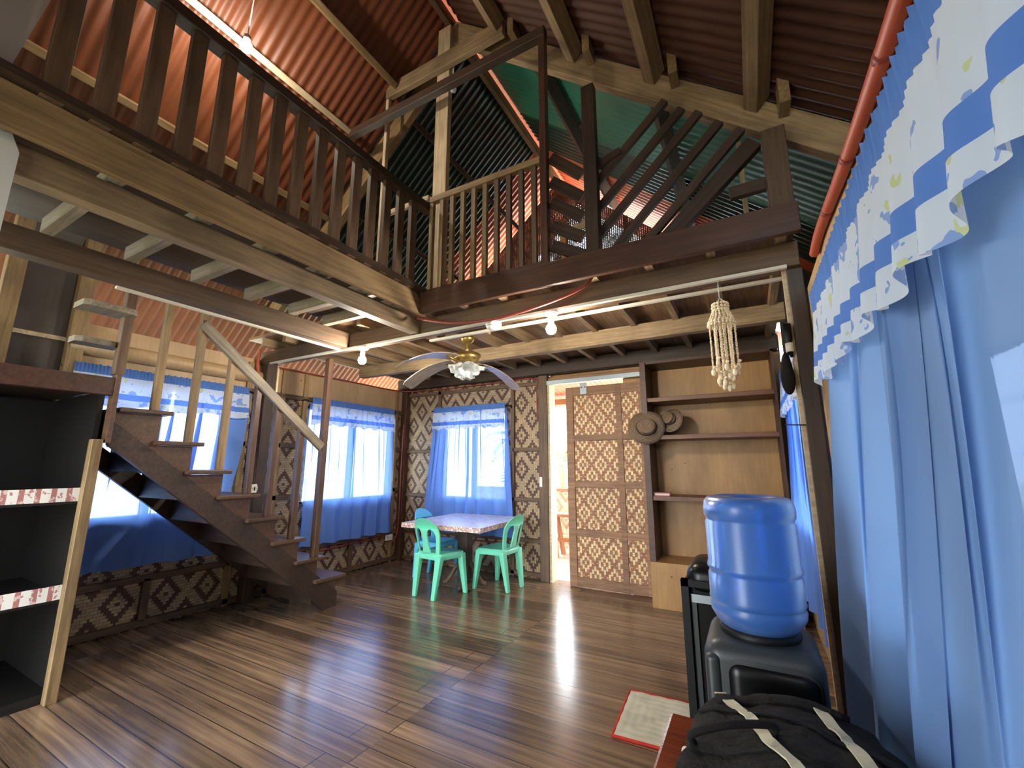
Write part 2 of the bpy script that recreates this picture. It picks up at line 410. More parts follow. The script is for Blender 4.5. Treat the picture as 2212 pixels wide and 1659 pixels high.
# walls with window openings, built as strips round the holes
def wall_strips(axis, c0, c1, u0, u1, z0, z1, holes):
    out = []; cur = u0
    for a, b, zb, zt in sorted(holes):
        out += [(cur, a, z0, z1), (a, b, z0, zb), (a, b, zt, z1)]; cur = b
    out.append((cur, u1, z0, z1))
    out = [o for o in out if o[1]-o[0] > 1e-4 and o[3]-o[2] > 1e-4]
    return [(c0, c1, a, b, e, f) if axis == 'X' else (a, b, c0, c1, e, f) for a, b, e, f in out]
W1, W2, W3 = (1.16, 2.2, .83, 1.90), (3.04, 4.36, .83, 1.90), (-3.61, -2.62, .82, 1.92)
struct(boxes('wall_left', wall_strips('X', XL-.03, XL, -1.2, YB, 0, 1.99, [W1, W2]), M['weaveL']))
struct(boxes('wall_back', wall_strips('Y', YB, YB+.03, XL, -2.50, 0, 2.3, [W3]), M['weaveB']))
struct(boxes('wall_back', [(-2.50, -2.13, YB, YB+.03, 0, 2.3)], M['weaveBv']))
struct(boxes('wall_back', wall_strips('Y', YB, YB+.03, -2.02, XR, 0, 2.3, [(-2.02, -1.15, 0, 2.2)]), M['ply']))
RW1, RW2 = (.35, 1.95, .82, 1.88), (2.95, 3.95, .82, 1.86)
struct(boxes('wall_right', wall_strips('X', XR, XR+.03, -1.2, YB, 0, 2.13, [RW1, RW2]), M['ply2']))
struct(boxes('wall_front', [(XL, -3.5, -1.2, -1.17, 0, 2.6), (-1.2, XR, -1.2, -1.17, 0, 2.6), (-3.5, -1.2, -1.2, -1.17, 2.15, 2.6)], M['ply2']))  # doorway opening added behind the camera to let in fill daylight
vs = [(XL, -1.19, 2.6), (XR, -1.19, 2.6), (XR, -1.19, roofz(XR)-.06), (RX, -1.19, RZ-.06), (XL, -1.19, roofz(XL)-.06)]
struct(mesh('wall_front', vs+[(x, y-.02, z) for x, y, z in vs], [(0, 1, 2, 3, 4), (9, 8, 7, 6, 5)]+[(i, 5+i, 5+(i+1) % 5, (i+1) % 5) for i in range(5)], M['ply2']))
# woven gable above the porch, reached only by a slit of daylight under the roof
xs = [-4.3, -3.4, RX, -.7, .3]
vs = [(x, 4.95, 2.42) for x in xs]+[(x, 4.95, roofz(x)-.17) for x in xs]
struct(mesh('wall_back', vs, [(i, i+1, i+6, i+5) for i in range(4)], M['weaveG']))
# painted partition closing the near end of the loft
vs = [(-2.16, -1.1, 0), (-2.16, .315, 0), (-2.16, .315, 2.33), (-2.16, .235, 2.52), (-2.16, .26, 2.70), (-2.16, .30, 2.97), (-2.16, .36, 3.6), (-2.16, -1.1, 3.6)]
n = len(vs)
struct(mesh('wall_partition', vs+[(x-.03, y, z) for x, y, z in vs], [tuple(range(n)), tuple(range(2*n-1, n-1, -1))]+[(i, n+i, n+(i+1) % n, (i+1) % n) for i in range(n)], M['white']))

# roof sheets, corrugated along the slope
def sheet(y0, y1, x0, x1, mat, name='ceiling', amp=.0085, pitch=.076):
    ny = int((y1-y0)/pitch*8); vs, fs = [], []
    cols = 6
    for j in range(ny+1):
        y = y0+(y1-y0)*j/ny; dz = amp*math.sin(2*PI*y/pitch)
        for i in range(cols+1):
            x = x0+(x1-x0)*i/cols; vs.append((x, y, roofz(x)+dz))
    for j in range(ny):
        for i in range(cols):
            a = j*(cols+1)+i; fs.append((a, a+1, a+cols+2, a+cols+1))
    return struct(mesh(name, vs, fs, mat, None, True))
GY0, GY1 = 2.60, 4.38
sheet(-1.3, GY0+.05, -5.5, RX-.05, M['roofred']); sheet(-1.3, GY0+.05, RX+.05, 1.75, M['roofshaded'])
sheet(GY0, GY1, -4.25, RX-.05, M['roofgreen']); sheet(GY0, 3.75, RX+.05, 1.75, M['roofteal'], amp=.0012); sheet(3.75, GY1, RX+.05, 1.75, M['roofgreen'])
sheet(GY0, GY1, -5.5, -4.25, M['roofred'])
sheet(GY1, 5.9, -5.5, RX-.05, M['rooflit']); sheet(GY1, 5.9, RX+.05, 1.75, M['rooflit'])
struct(box('ceiling_eave_blocker', XR+.03, 1.7, -1.3, 5.9, 2.11, 2.13, M['ply2']))  # added beyond the right wall to shut out daylight and darken the roof
struct(box('wall_daylight_blocker', 1.9, 2.0, -6, 2.3, -.7, 2.9, M['blocker']))  # unseen wall added to block daylight at the near right window
# ridge cap over the open joint of the sheets
struct(mesh('ceiling_ridge', [(RX+a, y, RZ+.07-.8*abs(a)) for y in (-1.3, 5.9) for a in (-.14, 0, .14)], [(0, 1, 4, 3), (1, 2, 5, 4)], M['rooflit']))
# loft floor boards
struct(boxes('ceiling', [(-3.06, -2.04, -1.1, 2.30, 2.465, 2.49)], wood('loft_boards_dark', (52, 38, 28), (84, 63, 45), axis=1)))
struct(boxes('ceiling', [(-4.27, .31, 2.30, 4.94, 2.465, 2.49)], wood('loft_boards', (96, 70, 48), (146, 112, 78), axis=1)))

# left wall frame and boards
trim(box, XL-.02, XL+.012, 1.1, 2.55, 1.99, 2.06, M['ply2']); trim(box, XL-.02, XL+.012, 2.66, YB, 1.99, 2.28, M['ply2'])
trim(tube, [(XL+.03, y, 2.115) for y in (1.05, 1.6, 2.2, 2.56)], .062, M['ply2'], n=16)
trim(box, XL-.02, XL+.01, 1.1, 2.55, 2.17, 2.3, M['ply2'])
struct(box('wall_back', XL, XR, YB, YB+.03, 2.3, 2.46, M['plydark']))
struct(box('wall_back', XR+.03, 1.7, YB, YB+.03, 0, 3.2, M['plydark']))
for y in (.72, 1.08): trim(timber, (XL+.04, y, 0), (XL+.04, y, 2.95), .09, .08, M['tan'], up=(1, 0, 0))
struct(box('wall_left', XL-.01, XL+.01, .76, 1.05, 1.4, 3.0, M['plydark']))
trim(box, XL+.005, XL+.03, .76, 1.05, 2.13, 2.16, M['pale'])  # pale strip painted in for a bright slit of light
for y in (2.36, 2.72, 2.98, 4.40): trim(timber, (XL+.02, y, 0), (XL+.02, y, 2.26), .05, .035, M['tan'], up=(1, 0, 0))
for z, a, b in ((.37, 1.1, 4.55), (1.45, 2.25, 3.0), (1.45, 4.38, 4.55), (.92, 2.25, 3.0), (.92, 4.38, 4.55), (1.97, 1.1, 4.55), (.04, 1.1, 4.55)):
    trim(timber, (XL+.02, a, z), (XL+.02, b, z), .035, .05, M['brown'])
for y in (1.75, 3.75): trim(timber, (XL+.02, y, .05), (XL+.02, y, .37), .05, .035, M['brown'], up=(1, 0, 0))
# back wall frame
for x in (-3.66, -2.52): trim(timber, (x, YB-.018, 0), (x, YB-.018, 2.29), .05, .035, M['brown'], up=(0, 1, 0))
for z, a, b in ((1.43, -4.22, -3.66), (1.43, -2.52, -2.13), (.85, -4.22, -3.66), (.85, -2.52, -2.13), (.40, -4.22, -2.13), (2.22, -4.22, -2.13), (1.96, -3.66, -2.52), (.04, -4.22, -2.13)):
    trim(timber, (a, YB-.018, z), (b, YB-.018, z), .035, .045, M['brown'])
# right wall frame
trim(timber, (-2.02, YB-.02, 2.235), (-.86, YB-.02, 2.235), .1, .05, M['door'])

# windows: frame with glass louvres
def window(k, axis, c, hole, sgn):
    u0, u1, z0, z1 = hole; w = .045
    lo, hi = (c-.05, c+.028) if sgn < 0 else (c+.002, c+.08)
    f = lambda a, b, e, g_: (lo, hi, a, b, e, g_) if axis == 'X' else (a, b, lo, hi, e, g_)
    nb = 1 if u1-u0 < .9 else 2
    parts = [f(u0, u1, z0-.02, z0+w*.6), f(u0, u1, z1-w*.6, z1+.02), f(u0-.02, u0+w*.6, z0, z1), f(u1-w*.6, u1+.02, z0, z1)]
    if nb == 2: parts.append(f((u0+u1)/2-.02, (u0+u1)/2+.02, z0, z1))
    o = struct(boxes('window_%d' % k, parts, M['pale']))
    vs, fs = [], []
    z = z0+.06
    while z < z1-.04:
        for a, b in ([(u0+.03, u1-.03)] if nb == 1 else [(u0+.03, (u0+u1)/2-.025), ((u0+u1)/2+.025, u1-.03)]):
            q = len(vs)
            for uu, dz, dn in ((a, -.04, .015), (b, -.04, .015), (b, .05, -.015), (a, .05, -.015)):
                off = (lo+hi)/2+dn*sgn
                vs.append((off, uu, z+dz) if axis == 'X' else (uu, off, z+dz))
            fs.append((q, q+1, q+2, q+3))
        z += .085
    g = mesh('louvre_glass', vs, fs, M['glass'], o)
window(1, 'X', XL-.03, W1, -1); window(2, 'X', XL-.03, W2, -1); window(3, 'Y', YB, W3, 1)
window(4, 'X', XR, RW1, 1); window(5, 'X', XR, RW2, 1)

# ------------------------------------------------------------------ timber frame of the house
def beam(name, p0, p1, w, h, mat, label, cat='beam', group=None, **k):
    return tag(timber(name, p0, p1, w, h, mat, **k), label, cat, group, 'thing')
beam('loft_beam', (XL, 2.50, 2.315), (.31, 2.50, 2.315), .09, .13, M['brown'], 'dark brown crossbeam that carries the two lit bulbs and the shell chime')
beam('loft_beam', (-4.0, 3.5, 2.335), (.31, 3.5, 2.335), .08, .13, M['tan2'], 'light tan crossbeam seen just behind the ceiling fan')
beam('loft_beam', (XL, 4.47, 2.36), (.31, 4.47, 2.36), .10, .14, M['dark'], 'dark wall beam above the woven rear wall and sliding door')
beam('loft_beam', (-2.22, .2, 2.32), (-2.22, 2.455, 2.32), .08, .12, M['tan2'], 'worn tan beam tucked just below the yellowish loft fascia board')
beam('loft_beam', (-3.03, -1.0, 2.32), (-3.03, 2.455, 2.32), .09, .13, M['brown'], 'brown beam above the staircase that its tall balusters reach')
beam('fascia_board', (-2.05, -1.0, 2.42), (-2.05, 2.31, 2.42), .03, .16, M['tan'], 'long yellowish fascia board under the near loft railing', 'board', shear=(0, -1.0))
beam('fascia_board', (-2.033, 2.285, 2.42), (.31, 2.285, 2.42), .035, .155, M['red'], 'dark red-brown fascia board below the far loft railing and fanned bars', 'board')
# cream conduit channels under the crossbeam
for y, lab in ((2.445, 'cream wiring channel along the front lower edge of the bulb-carrying crossbeam'), (2.60, 'cream wiring channel behind the bulb-carrying crossbeam')):
    tag(box('wiring_channel', -4.1 if y < 2.5 else -2.2, .25, y-.012, y+.012, 2.235, 2.252, M['pvc']), lab, 'wiring channel')
tag(box('wiring_channel', -3.09, -3.065, .9, 2.43, 2.238, 2.253, M['pvc']), 'cream wiring channel along the beam over the stair balusters', 'wiring channel')
# posts
beam('post', (-4.2, 2.5, 0), (-4.2, 2.5, 2.25), .10, .10, M['dark'], 'dark house post against the woven wall between the two side windows', 'post', up=(1, 0, 0))
beam('post', (-4.25, 4.55, 0), (-4.25, 4.55, 2.29), .09, .09, M['red'], 'dark corner post where the two woven walls meet', 'post', up=(1, 0, 0))
beam('post', (-2.075, 4.545, 0), (-2.075, 4.545, 2.29), .11, .10, M['brown'], 'weathered door post beside the bright open doorway', 'post', up=(0, 1, 0))
beam('post', (.285, 2.53, 0), (.285, 2.53, 2.245), .07, .09, M['dark'], 'dark post between the two blue curtains on the dispenser side', 'post', up=(0, 1, 0))
tag(box('batten', .232, .25, 2.50, 2.53, 0, 2.25, M['pale']), 'pale batten on the edge of the post between the blue curtains', 'batten')
# trapdoor joists
def joists(ps, mk, label, group):
    for p0, p1 in ps:
        tag(timber('joist', p0, p1, .045, .08, mk, bev=0), label, 'joist', group, 'thing')
joists([((x, 2.32, 2.425), (x, 4.415, 2.425)) for x in [-4.05+.33*i for i in range(14)]], M['tan2'],
       'exposed floor joist running from the front loft edge back over the fan', 'joists under the far loft')
joists([((-2.07, y, 2.425), (-3.0, y, 2.425)) for y in (-.4, -.07, .25, .58, .91, 1.24, 1.57, 1.90, 2.2)], M['grey'],
       'short grey joist between the beams under the near loft walkway', 'joists under the near loft')
# roof timbers
AX, AZ = -2.03, 5.13
ty = 2.56
beam('rafter', (AX, ty, AZ), (1.1, ty, AZ-.85*3.13), .07, .17, M['tan2'], 'heavy rafter sloping from the ridge down towards the large blue curtain', 'rafter')
beam('rafter', (AX, ty+.075, AZ), (-4.6, ty+.075, AZ-.92*2.57), .07, .17, M['tan'], 'rafter sloping from the ridge down over the staircase side', 'rafter')
beam('king_post', (-2.05, 2.485, 2.49), (-2.05, 2.485, 5.10), .135, .05, M['pale'], 'pale upright post rising from the loft to the roof ridge', 'post', up=(0, 1, 0))
beam('collar_tie', (-2.68, 2.43, 4.68), (-1.42, 2.43, 4.69), .05, .14, M['tan2'], 'thick light collar tie crossing under the roof peak', 'beam')
beam('tie_bar', (-2.99, 2.30, 4.265), (-1.0, 2.30, 4.265), .06, .075, M['dark'], 'thin dark tie bar level with the top of the slim loft post', 'beam')
beam('stud', (-2.66, 2.43, 2.49), (-2.66, 2.43, 4.60), .035, .04, M['pale'], 'slim pale stud hanging under the collar tie end', 'stud', up=(0, 1, 0))
beam('batten', (-2.64, 2.43, 3.41), (-2.12, 2.43, 3.41), .03, .045, M['pale'], 'short pale crosspiece between the slim stud and the pale king post', 'batten')
beam('ridge_beam', (RX, -1.2, RZ-.10), (RX, 2.6, RZ-.10), .05, .11, M['brown'], 'brown ridge beam at the peak over the near loft', 'beam')
beam('ridge_beam', (RX, 2.69, RZ-.12), (RX, 5.3, RZ-.12), .05, .12, M['tan'], 'ridge beam at the peak over the green roof sheets', 'beam')
def purlin(x, y0, y1, mat, label, h=.11, w=.05):
    s = Vector((-SL if x < RX else SR, 0, 1)).normalized(); q = Vector((x, 0, roofz(x)))-s*(h/2+.016)
    return beam('purlin', (q.x, y0, q.z), (q.x, y1, q.z), w, h, mat, label, 'purlin', 'roof purlins', up=s)
purlin(-2.62, -1.2, 2.40, M['tan'], 'first purlin below the ridge on the red staircase-side roof')
purlin(-3.05, -1.2, 2.35, M['pale'], 'bright pale purlin beside the glowing bulb on the red roof')
purlin(-3.66, -1.2, 2.59, M['tan'], 'pale purlin low on the red roof behind the near loft balusters', h=.05, w=.05)
purlin(-4.25, -1.2, 2.59, M['brown'], 'lowest purlin on the staircase-side roof, above the woven wall')
for x, lab in ((-1.42, 'first purlin down from the ridge on the dark roof over the curtains'), (-.82, 'second purlin down from the ridge on the dark roof over the curtains'),
               (-.28, 'third purlin down from the ridge on the dark roof over the curtains'), (.26, 'lowest purlin on the dark roof over the curtains')):
    purlin(x, -1.2, 2.40 if x < -1.2 else 2.52, M['tan2'], lab, w=.085, h=.11)
    tag(timber('purlin_cleat', (x+.075, 2.40, roofz(x+.075)-.06), (x+.075, 2.52, roofz(x+.075)-.06), .05, .16, M['tan'], bev=0), 'small cleat block beside the '+lab.split(' ')[0]+' purlin foot on the heavy rafter', 'cleat', 'purlin cleats')
for x, lab in ((-2.7, 'upper purlin under the green roof on the staircase side'), (-3.5, 'lower purlin under the green roof on the staircase side'), (-1.2, 'upper purlin under the green roof on the curtain side'), (-.3, 'lower purlin under the green roof on the curtain side')):
    purlin(x, 2.68, 5.2, M['dark'], lab)
beam('brace', (-.34, 2.44, 2.52), (.175, 2.44, 2.99), .05, .09, M['dark'], 'thick diagonal brace beside the fanned bars', 'brace')
beam('post', (.265, 2.47, 2.49), (.265, 2.47, 3.05), .11, .07, M['brown'], 'stout short post under the heavy rafter beside the large curtain', 'post', up=(0, 1, 0))
beam('brace', (.03, 2.46, 2.735), (.205, 2.46, 2.74), .04, .07, M['dark'], 'short level bar between the thick diagonal brace and stout post', 'brace')
beam('stud', (.12, 2.9, 2.49), (.12, 2.9, 3.35), .03, .04, M['pale'], 'thin pale stud behind the thick diagonal brace', 'stud', up=(0, 1, 0))
# gable boards; light on the board and stud is put into their colours
beam('gable_board', (-1.98, 4.90, 4.26), (-1.48, 4.90, 4.40), .03, .11, M['pale'], 'pale lit board across the woven gable behind the level slats', 'board')
beam('gable_stud', (-1.92, 4.91, 2.49), (-1.92, 4.91, 4.25), .07, .04, M['porchwood'], 'orange-lit stud on the woven gable behind the level slats', 'stud', up=(0, 1, 0))
for z, lab in ((3.35, 'upper dark rail across the woven gable'), (2.95, 'lower dark rail across the woven gable')):
    beam('gable_rail', (-4.0, 4.92, z), (.2, 4.92, z), .03, .05, M['dark'], lab, 'rail')
for x, lab in ((-2.75, 'dark stud of the woven gable behind the loft balusters'), (-1.1, 'dark stud of the woven gable behind the fanned bars')):
    beam('gable_stud', (x, 4.92, 2.49), (x, 4.92, roofz(x)-.2), .06, .035, M['dark'], lab, 'stud', up=(0, 1, 0))
# ------------------------------------------------------------------ loft railings
r = thing('loft_railing', (-2.03, .6, 2.49), 'dark wooden loft railing with flat balusters above the yellowish fascia', 'railing')
timber('top_rail', (-2.03, .30, 3.205), (-2.03, 2.33, 3.205), .075, .06, M['dark'], r)
timber('bottom_rail', (-2.03, -.9, 2.517), (-2.03, 2.27, 2.517), .09, .03, M['dark'], r, bev=0)
y = .335
while y < 2.27:
    timber('baluster', (-2.03, y, 2.50), (-2.03, y, 3.18), .06, .035, M['brown'], r, up=(1, 0, 0), bev=.002); y += .1295
r = thing('loft_railing', (-1.5, 2.30, 2.49), 'brown loft railing with square balusters beside the slim loft post', 'railing')
timber('top_rail', (-1.985, 2.30, 3.255), (-1.05, 2.30, 3.255), .045, .05, M['tan'], r)
timber('bottom_rail', (-1.98, 2.30, 2.505), (-1.05, 2.30, 2.505), .05, .025, M['red'], r, bev=0)
for i in range(10):
    timber('baluster', (-1.97+.0965*i, 2.30, 2.50), (-1.97+.0965*i, 2.30, 3.235), .036, .03, M['tan'] if i < 6 else M['brown'], r, up=(0, 1, 0), bev=.002)
beam('loft_post', (-1.025, 2.30, 2.49), (-1.025, 2.30, 4.25), .05, .05, M['red'], 'slim red-brown loft post between the balusters and level slats', 'post', up=(0, 1, 0))
beam('loft_post', (-.72, 2.34, 2.49), (-.72, 2.34, 3.70), .085, .06, M['dark'], 'thick dark loft post between the level slats and fanned bars', 'post', up=(0, 1, 0))
r = thing('slat_screen', (-.88, 2.335, 2.49), 'screen of five tilted level slats between the two loft posts', 'railing')
for za, zb in ((3.27, 3.09), (3.09, 2.93), (2.94, 2.79), (2.77, 2.65), (2.63, 2.53)):
    timber('slat', (-.99, 2.325, za), (-.79, 2.36, zb), .025, .075, M['dark'], r, bev=.002)
r = thing('bar_screen', (-.3, 2.4, 2.49), 'fan of five parallel diagonal bars filling the loft railing end', 'railing')
for (xa, za, xb, zb) in ((-.70, 3.03, -.26, 3.43), (-.70, 2.84, -.17, 3.335), (-.70, 2.66, -.08, 3.27), (-.62, 2.53, .02, 3.16), (-.47, 2.49, .12, 3.07)):
    timber('bar', (xa, 2.40, za), (xb, 2.40, zb), .03, .05, M['dark'], r, bev=.002)
timber('short_rail', (-.69, 2.39, 3.14), (-.54, 2.39, 3.19), .03, .05, M['dark'], r, bev=.002)

# ------------------------------------------------------------------ stairs
st = thing('staircase', (-3.45, 2.75, 0), 'dark brown wooden staircase with slanted handrail in front of the side windows', 'staircase')
TR = [(1.107, 1.39, 1.60), (1.31, 1.60, 1.405), (1.516, 1.81, 1.213), (1.738, 2.04, 1.03), (1.96, 2.26, .845), (2.18, 2.47, .645), (2.40, 2.69, .46), (2.60, 2.92, .27)]
for y0, y1, z in TR:
    box('tread', -4.12, -3.36, y0, y1, z-.028, z, M['stair'], st, bev=.006)
def prism_x(name, poly, x0, x1, mat, parent):
    n = len(poly); vs = [(x0, a, b) for a, b in poly]+[(x1, a, b) for a, b in poly]
    return mesh(name, vs, [tuple(range(n))[::-1], tuple(range(n, 2*n))]+[(i, (i+1) % n, n+(i+1) % n, n+i) for i in range(n)], mat, parent)
for xa in (-3.44, -4.10):
    prism_x('stringer', [(1.09, 1.37), (1.09, 1.52), (2.86, .125), (2.86, 0.0), (2.74, 0.0)], xa, xa+.04, M['dark'], st)
saw = [(1.09, 1.42), (1.09, 1.58)]
for i, (y0, y1, z) in enumerate(TR):
    ny = TR[i+1][0] if i < 7 else 2.84
    saw += [(y0+.03, z-.03), (ny+.03 if i < 7 else 2.84, z-.03)]
saw += [(2.84, .03), (2.80, .03)]
prism_x('carriage', saw, -3.425, -3.404, M['stair'], st)
for i, (y0, y1, z) in enumerate(TR):
    box('riser', -4.06, -3.42, y0+.012, y0+.03, z-.20, z-.028, M['dark'], st)
timber('handrail', (-3.40, 1.50, 2.26), (-3.40, 2.575, 1.405), .035, .075, M['grey'], st)
timber('newel', (-3.415, 2.60, .46), (-3.415, 2.60, 2.24), .06, .05, M['stair'], st, up=(0, 1, 0))
hz = lambda y: 2.26-(y-1.50)*.795
for y, z0, z1 in ((1.30, 1.60, 2.44), (1.52, 1.405, 2.44), (1.745, 1.213, 0), (1.965, 1.03, 0), (2.14, .845, 0), (2.37, .645, 0)):
    timber('baluster', (-3.425, y, z0), (-3.425, y, z1 or hz(y)-.01), .05, .04, M['tan'] if z1 or y < 1.9 else M['stair'], st, up=(0, 1, 0), bev=.002)
beam('stair_post', (-3.41, 1.08, 1.80), (-3.41, 1.08, 2.46), .06, .05, M['brown'], 'short post standing on the landing edge above the top tread', 'post', up=(0, 1, 0))
ld = thing('stair_landing', (-3.8, .6, 0), 'stair landing with red-brown edge beam above the dark shelf recess', 'landing')
box('platform', -4.26, -3.40, -.3, 1.06, 1.70, 1.775, M['dark'], ld)
box('edge_beam', -3.42, -3.37, -.3, 1.07, 1.665, 1.775, M['red'], ld, bev=.004)
box('corner_block', -3.43, -3.36, 1.062, 1.088, 1.38, 1.80, M['stair'], ld, bev=.003)
for y0, y1, x0, x1, z, lab in ((.86, 1.07, -3.52, -3.40, 1.97, 'lower step board fixed above the landing'), (.84, 1.10, -3.46, -3.29, 2.17, 'grey round-ended step board just under the stair beam')):
    vsz = []; nseg = 8
    pl = [(x0, y0), (x1-.02, y0), (x1, y0+.03)]+[(x1-.05*(1-math.cos(t*PI/2/nseg)), y1-.05+.05*math.sin(t*PI/2/nseg)) for t in range(nseg+1)]+[(x0, y1)]
    n = len(pl); vs = [(a, b, z) for a, b in pl]+[(a, b, z+.035) for a, b in pl]
    tag(mesh('step_board', vs, [tuple(range(n))[::-1], tuple(range(n, 2*n))]+[(i, (i+1) % n, n+(i+1) % n, n+i) for i in range(n)], M['grey']), lab, 'step')
cb = thing('shelf_recess', (-3.8, .5, 0), 'dark open shelf recess under the landing with pale post and flowered edging', 'shelf')
timber('post', (-3.39, 1.03, 0), (-3.39, 1.03, 1.40), .055, .05, M['tan'], cb, up=(0, 1, 0))
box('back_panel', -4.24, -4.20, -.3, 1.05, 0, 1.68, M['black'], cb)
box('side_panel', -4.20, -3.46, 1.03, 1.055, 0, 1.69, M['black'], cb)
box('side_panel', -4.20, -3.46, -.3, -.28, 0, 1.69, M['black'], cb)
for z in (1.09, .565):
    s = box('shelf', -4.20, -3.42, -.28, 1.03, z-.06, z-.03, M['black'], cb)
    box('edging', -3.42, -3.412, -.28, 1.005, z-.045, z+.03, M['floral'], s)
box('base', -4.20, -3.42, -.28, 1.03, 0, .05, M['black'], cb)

# ------------------------------------------------------------------ curtains
def curtain(name, P, along, nrm, top, bot, drop, label, seed, nf=9, amp=.022, panels=2, vdrop=.27, segs=90, split=.0, mat=None):
    """P: rod start; top/bot: (start, end) offsets along the rod of the upper and lower edges"""
    mat = mat or M['drape']; rnd = random.Random(seed); A, N = Vector(along), Vector(nrm)
    root = thing(name, P, label, 'curtain')
    ph = [rnd.uniform(0, 6.28) for _ in range(6)]
    def off(u, v, k):
        f = math.sin(2*PI*nf*u/panels+ph[k]+.9*math.sin(5.1*u+ph[k+1])+.5*math.sin(2.2*v+ph[2]))
        f2 = math.sin(2*PI*nf*2.3*u/panels+ph[3]+1.5*v*math.sin(3*u+ph[4]))
        return amp*(f*(.45+.75*v)+.35*f2*(1-.5*v)) + .012*math.sin(4*v+ph[5]+3*u)
    W0 = top[1]-top[0]
    for k in range(panels):
        a0, a1 = k/panels-(.012 if k else 0), (k+1)/panels+(.012 if k < panels-1 else 0); g = split*(.5 if panels == 2 else 0)
        vs, fs = [], []; nu, nv = segs, 26
        for j in range(nv+1):
            v = j/nv; e = v**1.15
            s0 = top[0]+(bot[0]-top[0])*e; s1 = top[1]+(bot[1]-top[1])*e
            for i in range(nu+1):
                u = a0+(a1-a0)*i/nu
                x = s0+(s1-s0)*u + (.012*math.sin(7*v+ph[3]+u*9))*v
                if panels == 2 and split: x += split*v*((-1 if k == 0 else 1)*(1-abs(2*u-1)))
                wv = 2*PI*nf*u/panels+ph[k]+.9*math.sin(5.1*u+ph[k+1])
                x += (W0/nf)*.24*math.sin(2*wv)*(.25+.75*math.sin(PI*min(1, v*1.2+.1)))
                d = .02+amp*(.35+.95*v)+off(u, v, k)+k*.006*v
                vs.append(tuple(A*x+N*d+Vector((0, 0, -.03-(drop-.03)*v - .006*math.sin(u*31+ph[1])*v))))
        for j in range(nv):
            for i in range(nu):
                q = j*(nu+1)+i; fs.append((q, q+1, q+nu+2, q+nu+1))
        o = mesh('drape', [Vector(v)+Vector(P) for v in vs], fs, mat, root, True)
    # gathered valance with its own bands; object origin on the rod
    nu, nv = segs*panels+60, 18; vs, fs = [], []
    W = top[1]-top[0]; fr = int(W/.022)
    for j in range(nv+1):
        v = j/nv
        for i in range(nu+1):
            u = i/nu
            x = top[0]-.01*v+(W+.02*v)*u
            gath = .010*math.sin(2*PI*fr*u+ph[2]+1.2*math.sin(9*u))*max(0, 1-v*3.2)
            d = .055+gath+amp*.5*v*math.sin(2*PI*nf*1.35*u+ph[4]+.8*math.sin(6*u))+.018*v
            z = .028-.298*v + (.006*math.sin(2*PI*fr*.5*u+ph[0]) if j == 0 else 0) + .012*v*math.sin(2*PI*nf*.6*u+ph[5])
            vs.append(tuple(A*x+N*d+Vector((0, 0, z))))
    for j in range(nv):
        for i in range(nu):
            q = j*(nu+1)+i; fs.append((q, q+1, q+nu+2, q+nu+1))
    o = mesh('valance', vs, fs, M['valance'], None, True); o.matrix_world = Matrix.Translation(P) @ Matrix.Diagonal((1, 1, vdrop/.27, 1))
    o.parent = root; o.matrix_parent_inverse = root.matrix_world.inverted()
    return root
def rod(p0, p1, label):
    tag(tube('curtain_rod', [p0, p1], .008, M['black'], n=8), label, 'curtain rod')
curtain('window_curtain', (XL+.035, 1.09, 1.96), (0, 1, 0), (1, 0, 0), (0, 1.24), (.03, 1.10), 1.48, 'blue curtain with banded valance behind the staircase', 3, nf=5, amp=.02)
rod((XL+.045, 1.02, 1.955), (XL+.045, 2.40, 1.955), 'rod of the curtain behind the staircase')
curtain('window_curtain', (XL+.035, 3.03, 1.965), (0, 1, 0), (1, 0, 0), (0, 1.26), (-.02, 1.30), 1.57, 'blue curtain between the handrail foot and room corner, on the side wall', 11, nf=12, amp=.026)
rod((XL+.045, 2.94, 1.955), (XL+.045, 4.36, 1.955), 'rod of the side wall curtain nearest the corner')
curtain('window_curtain', (-3.71, YB-.035, 1.98), (1, 0, 0), (0, -1, 0), (0, 1.115), (-.12, 1.25), 1.56, 'blue curtain with banded valance above the square table', 5, nf=13, amp=.026)
rod((-3.78, YB-.045, 1.97), (-2.52, YB-.045, 1.97), 'rod of the curtain above the square table')
curtain('window_curtain', (XR-.003, .15, 1.88), (0, 1, 0), (-1, 0, 0), (0, 1.84), (-.05, 2.22), 1.86, 'large blue curtain with floral valance closest to the bag', 23, nf=12, amp=.032, segs=150, mat=M['drape_dim'], vdrop=.325)
rod((XR-.03, .05, 1.955), (XR-.03, 2.05, 1.955), 'rod of the large curtain closest to the bag')
curtain('window_curtain', (XR-.003, 2.78, 1.94), (0, 1, 0), (-1, 0, 0), (0, 1.25), (-.06, 1.28), 1.56, 'narrow blue curtain between the dark post and wall shelf', 31, nf=10, amp=.03, vdrop=.31)
rod((XR-.03, 2.7, 1.935), (XR-.03, 4.1, 1.935), 'rod of the curtain beside the wall shelf')

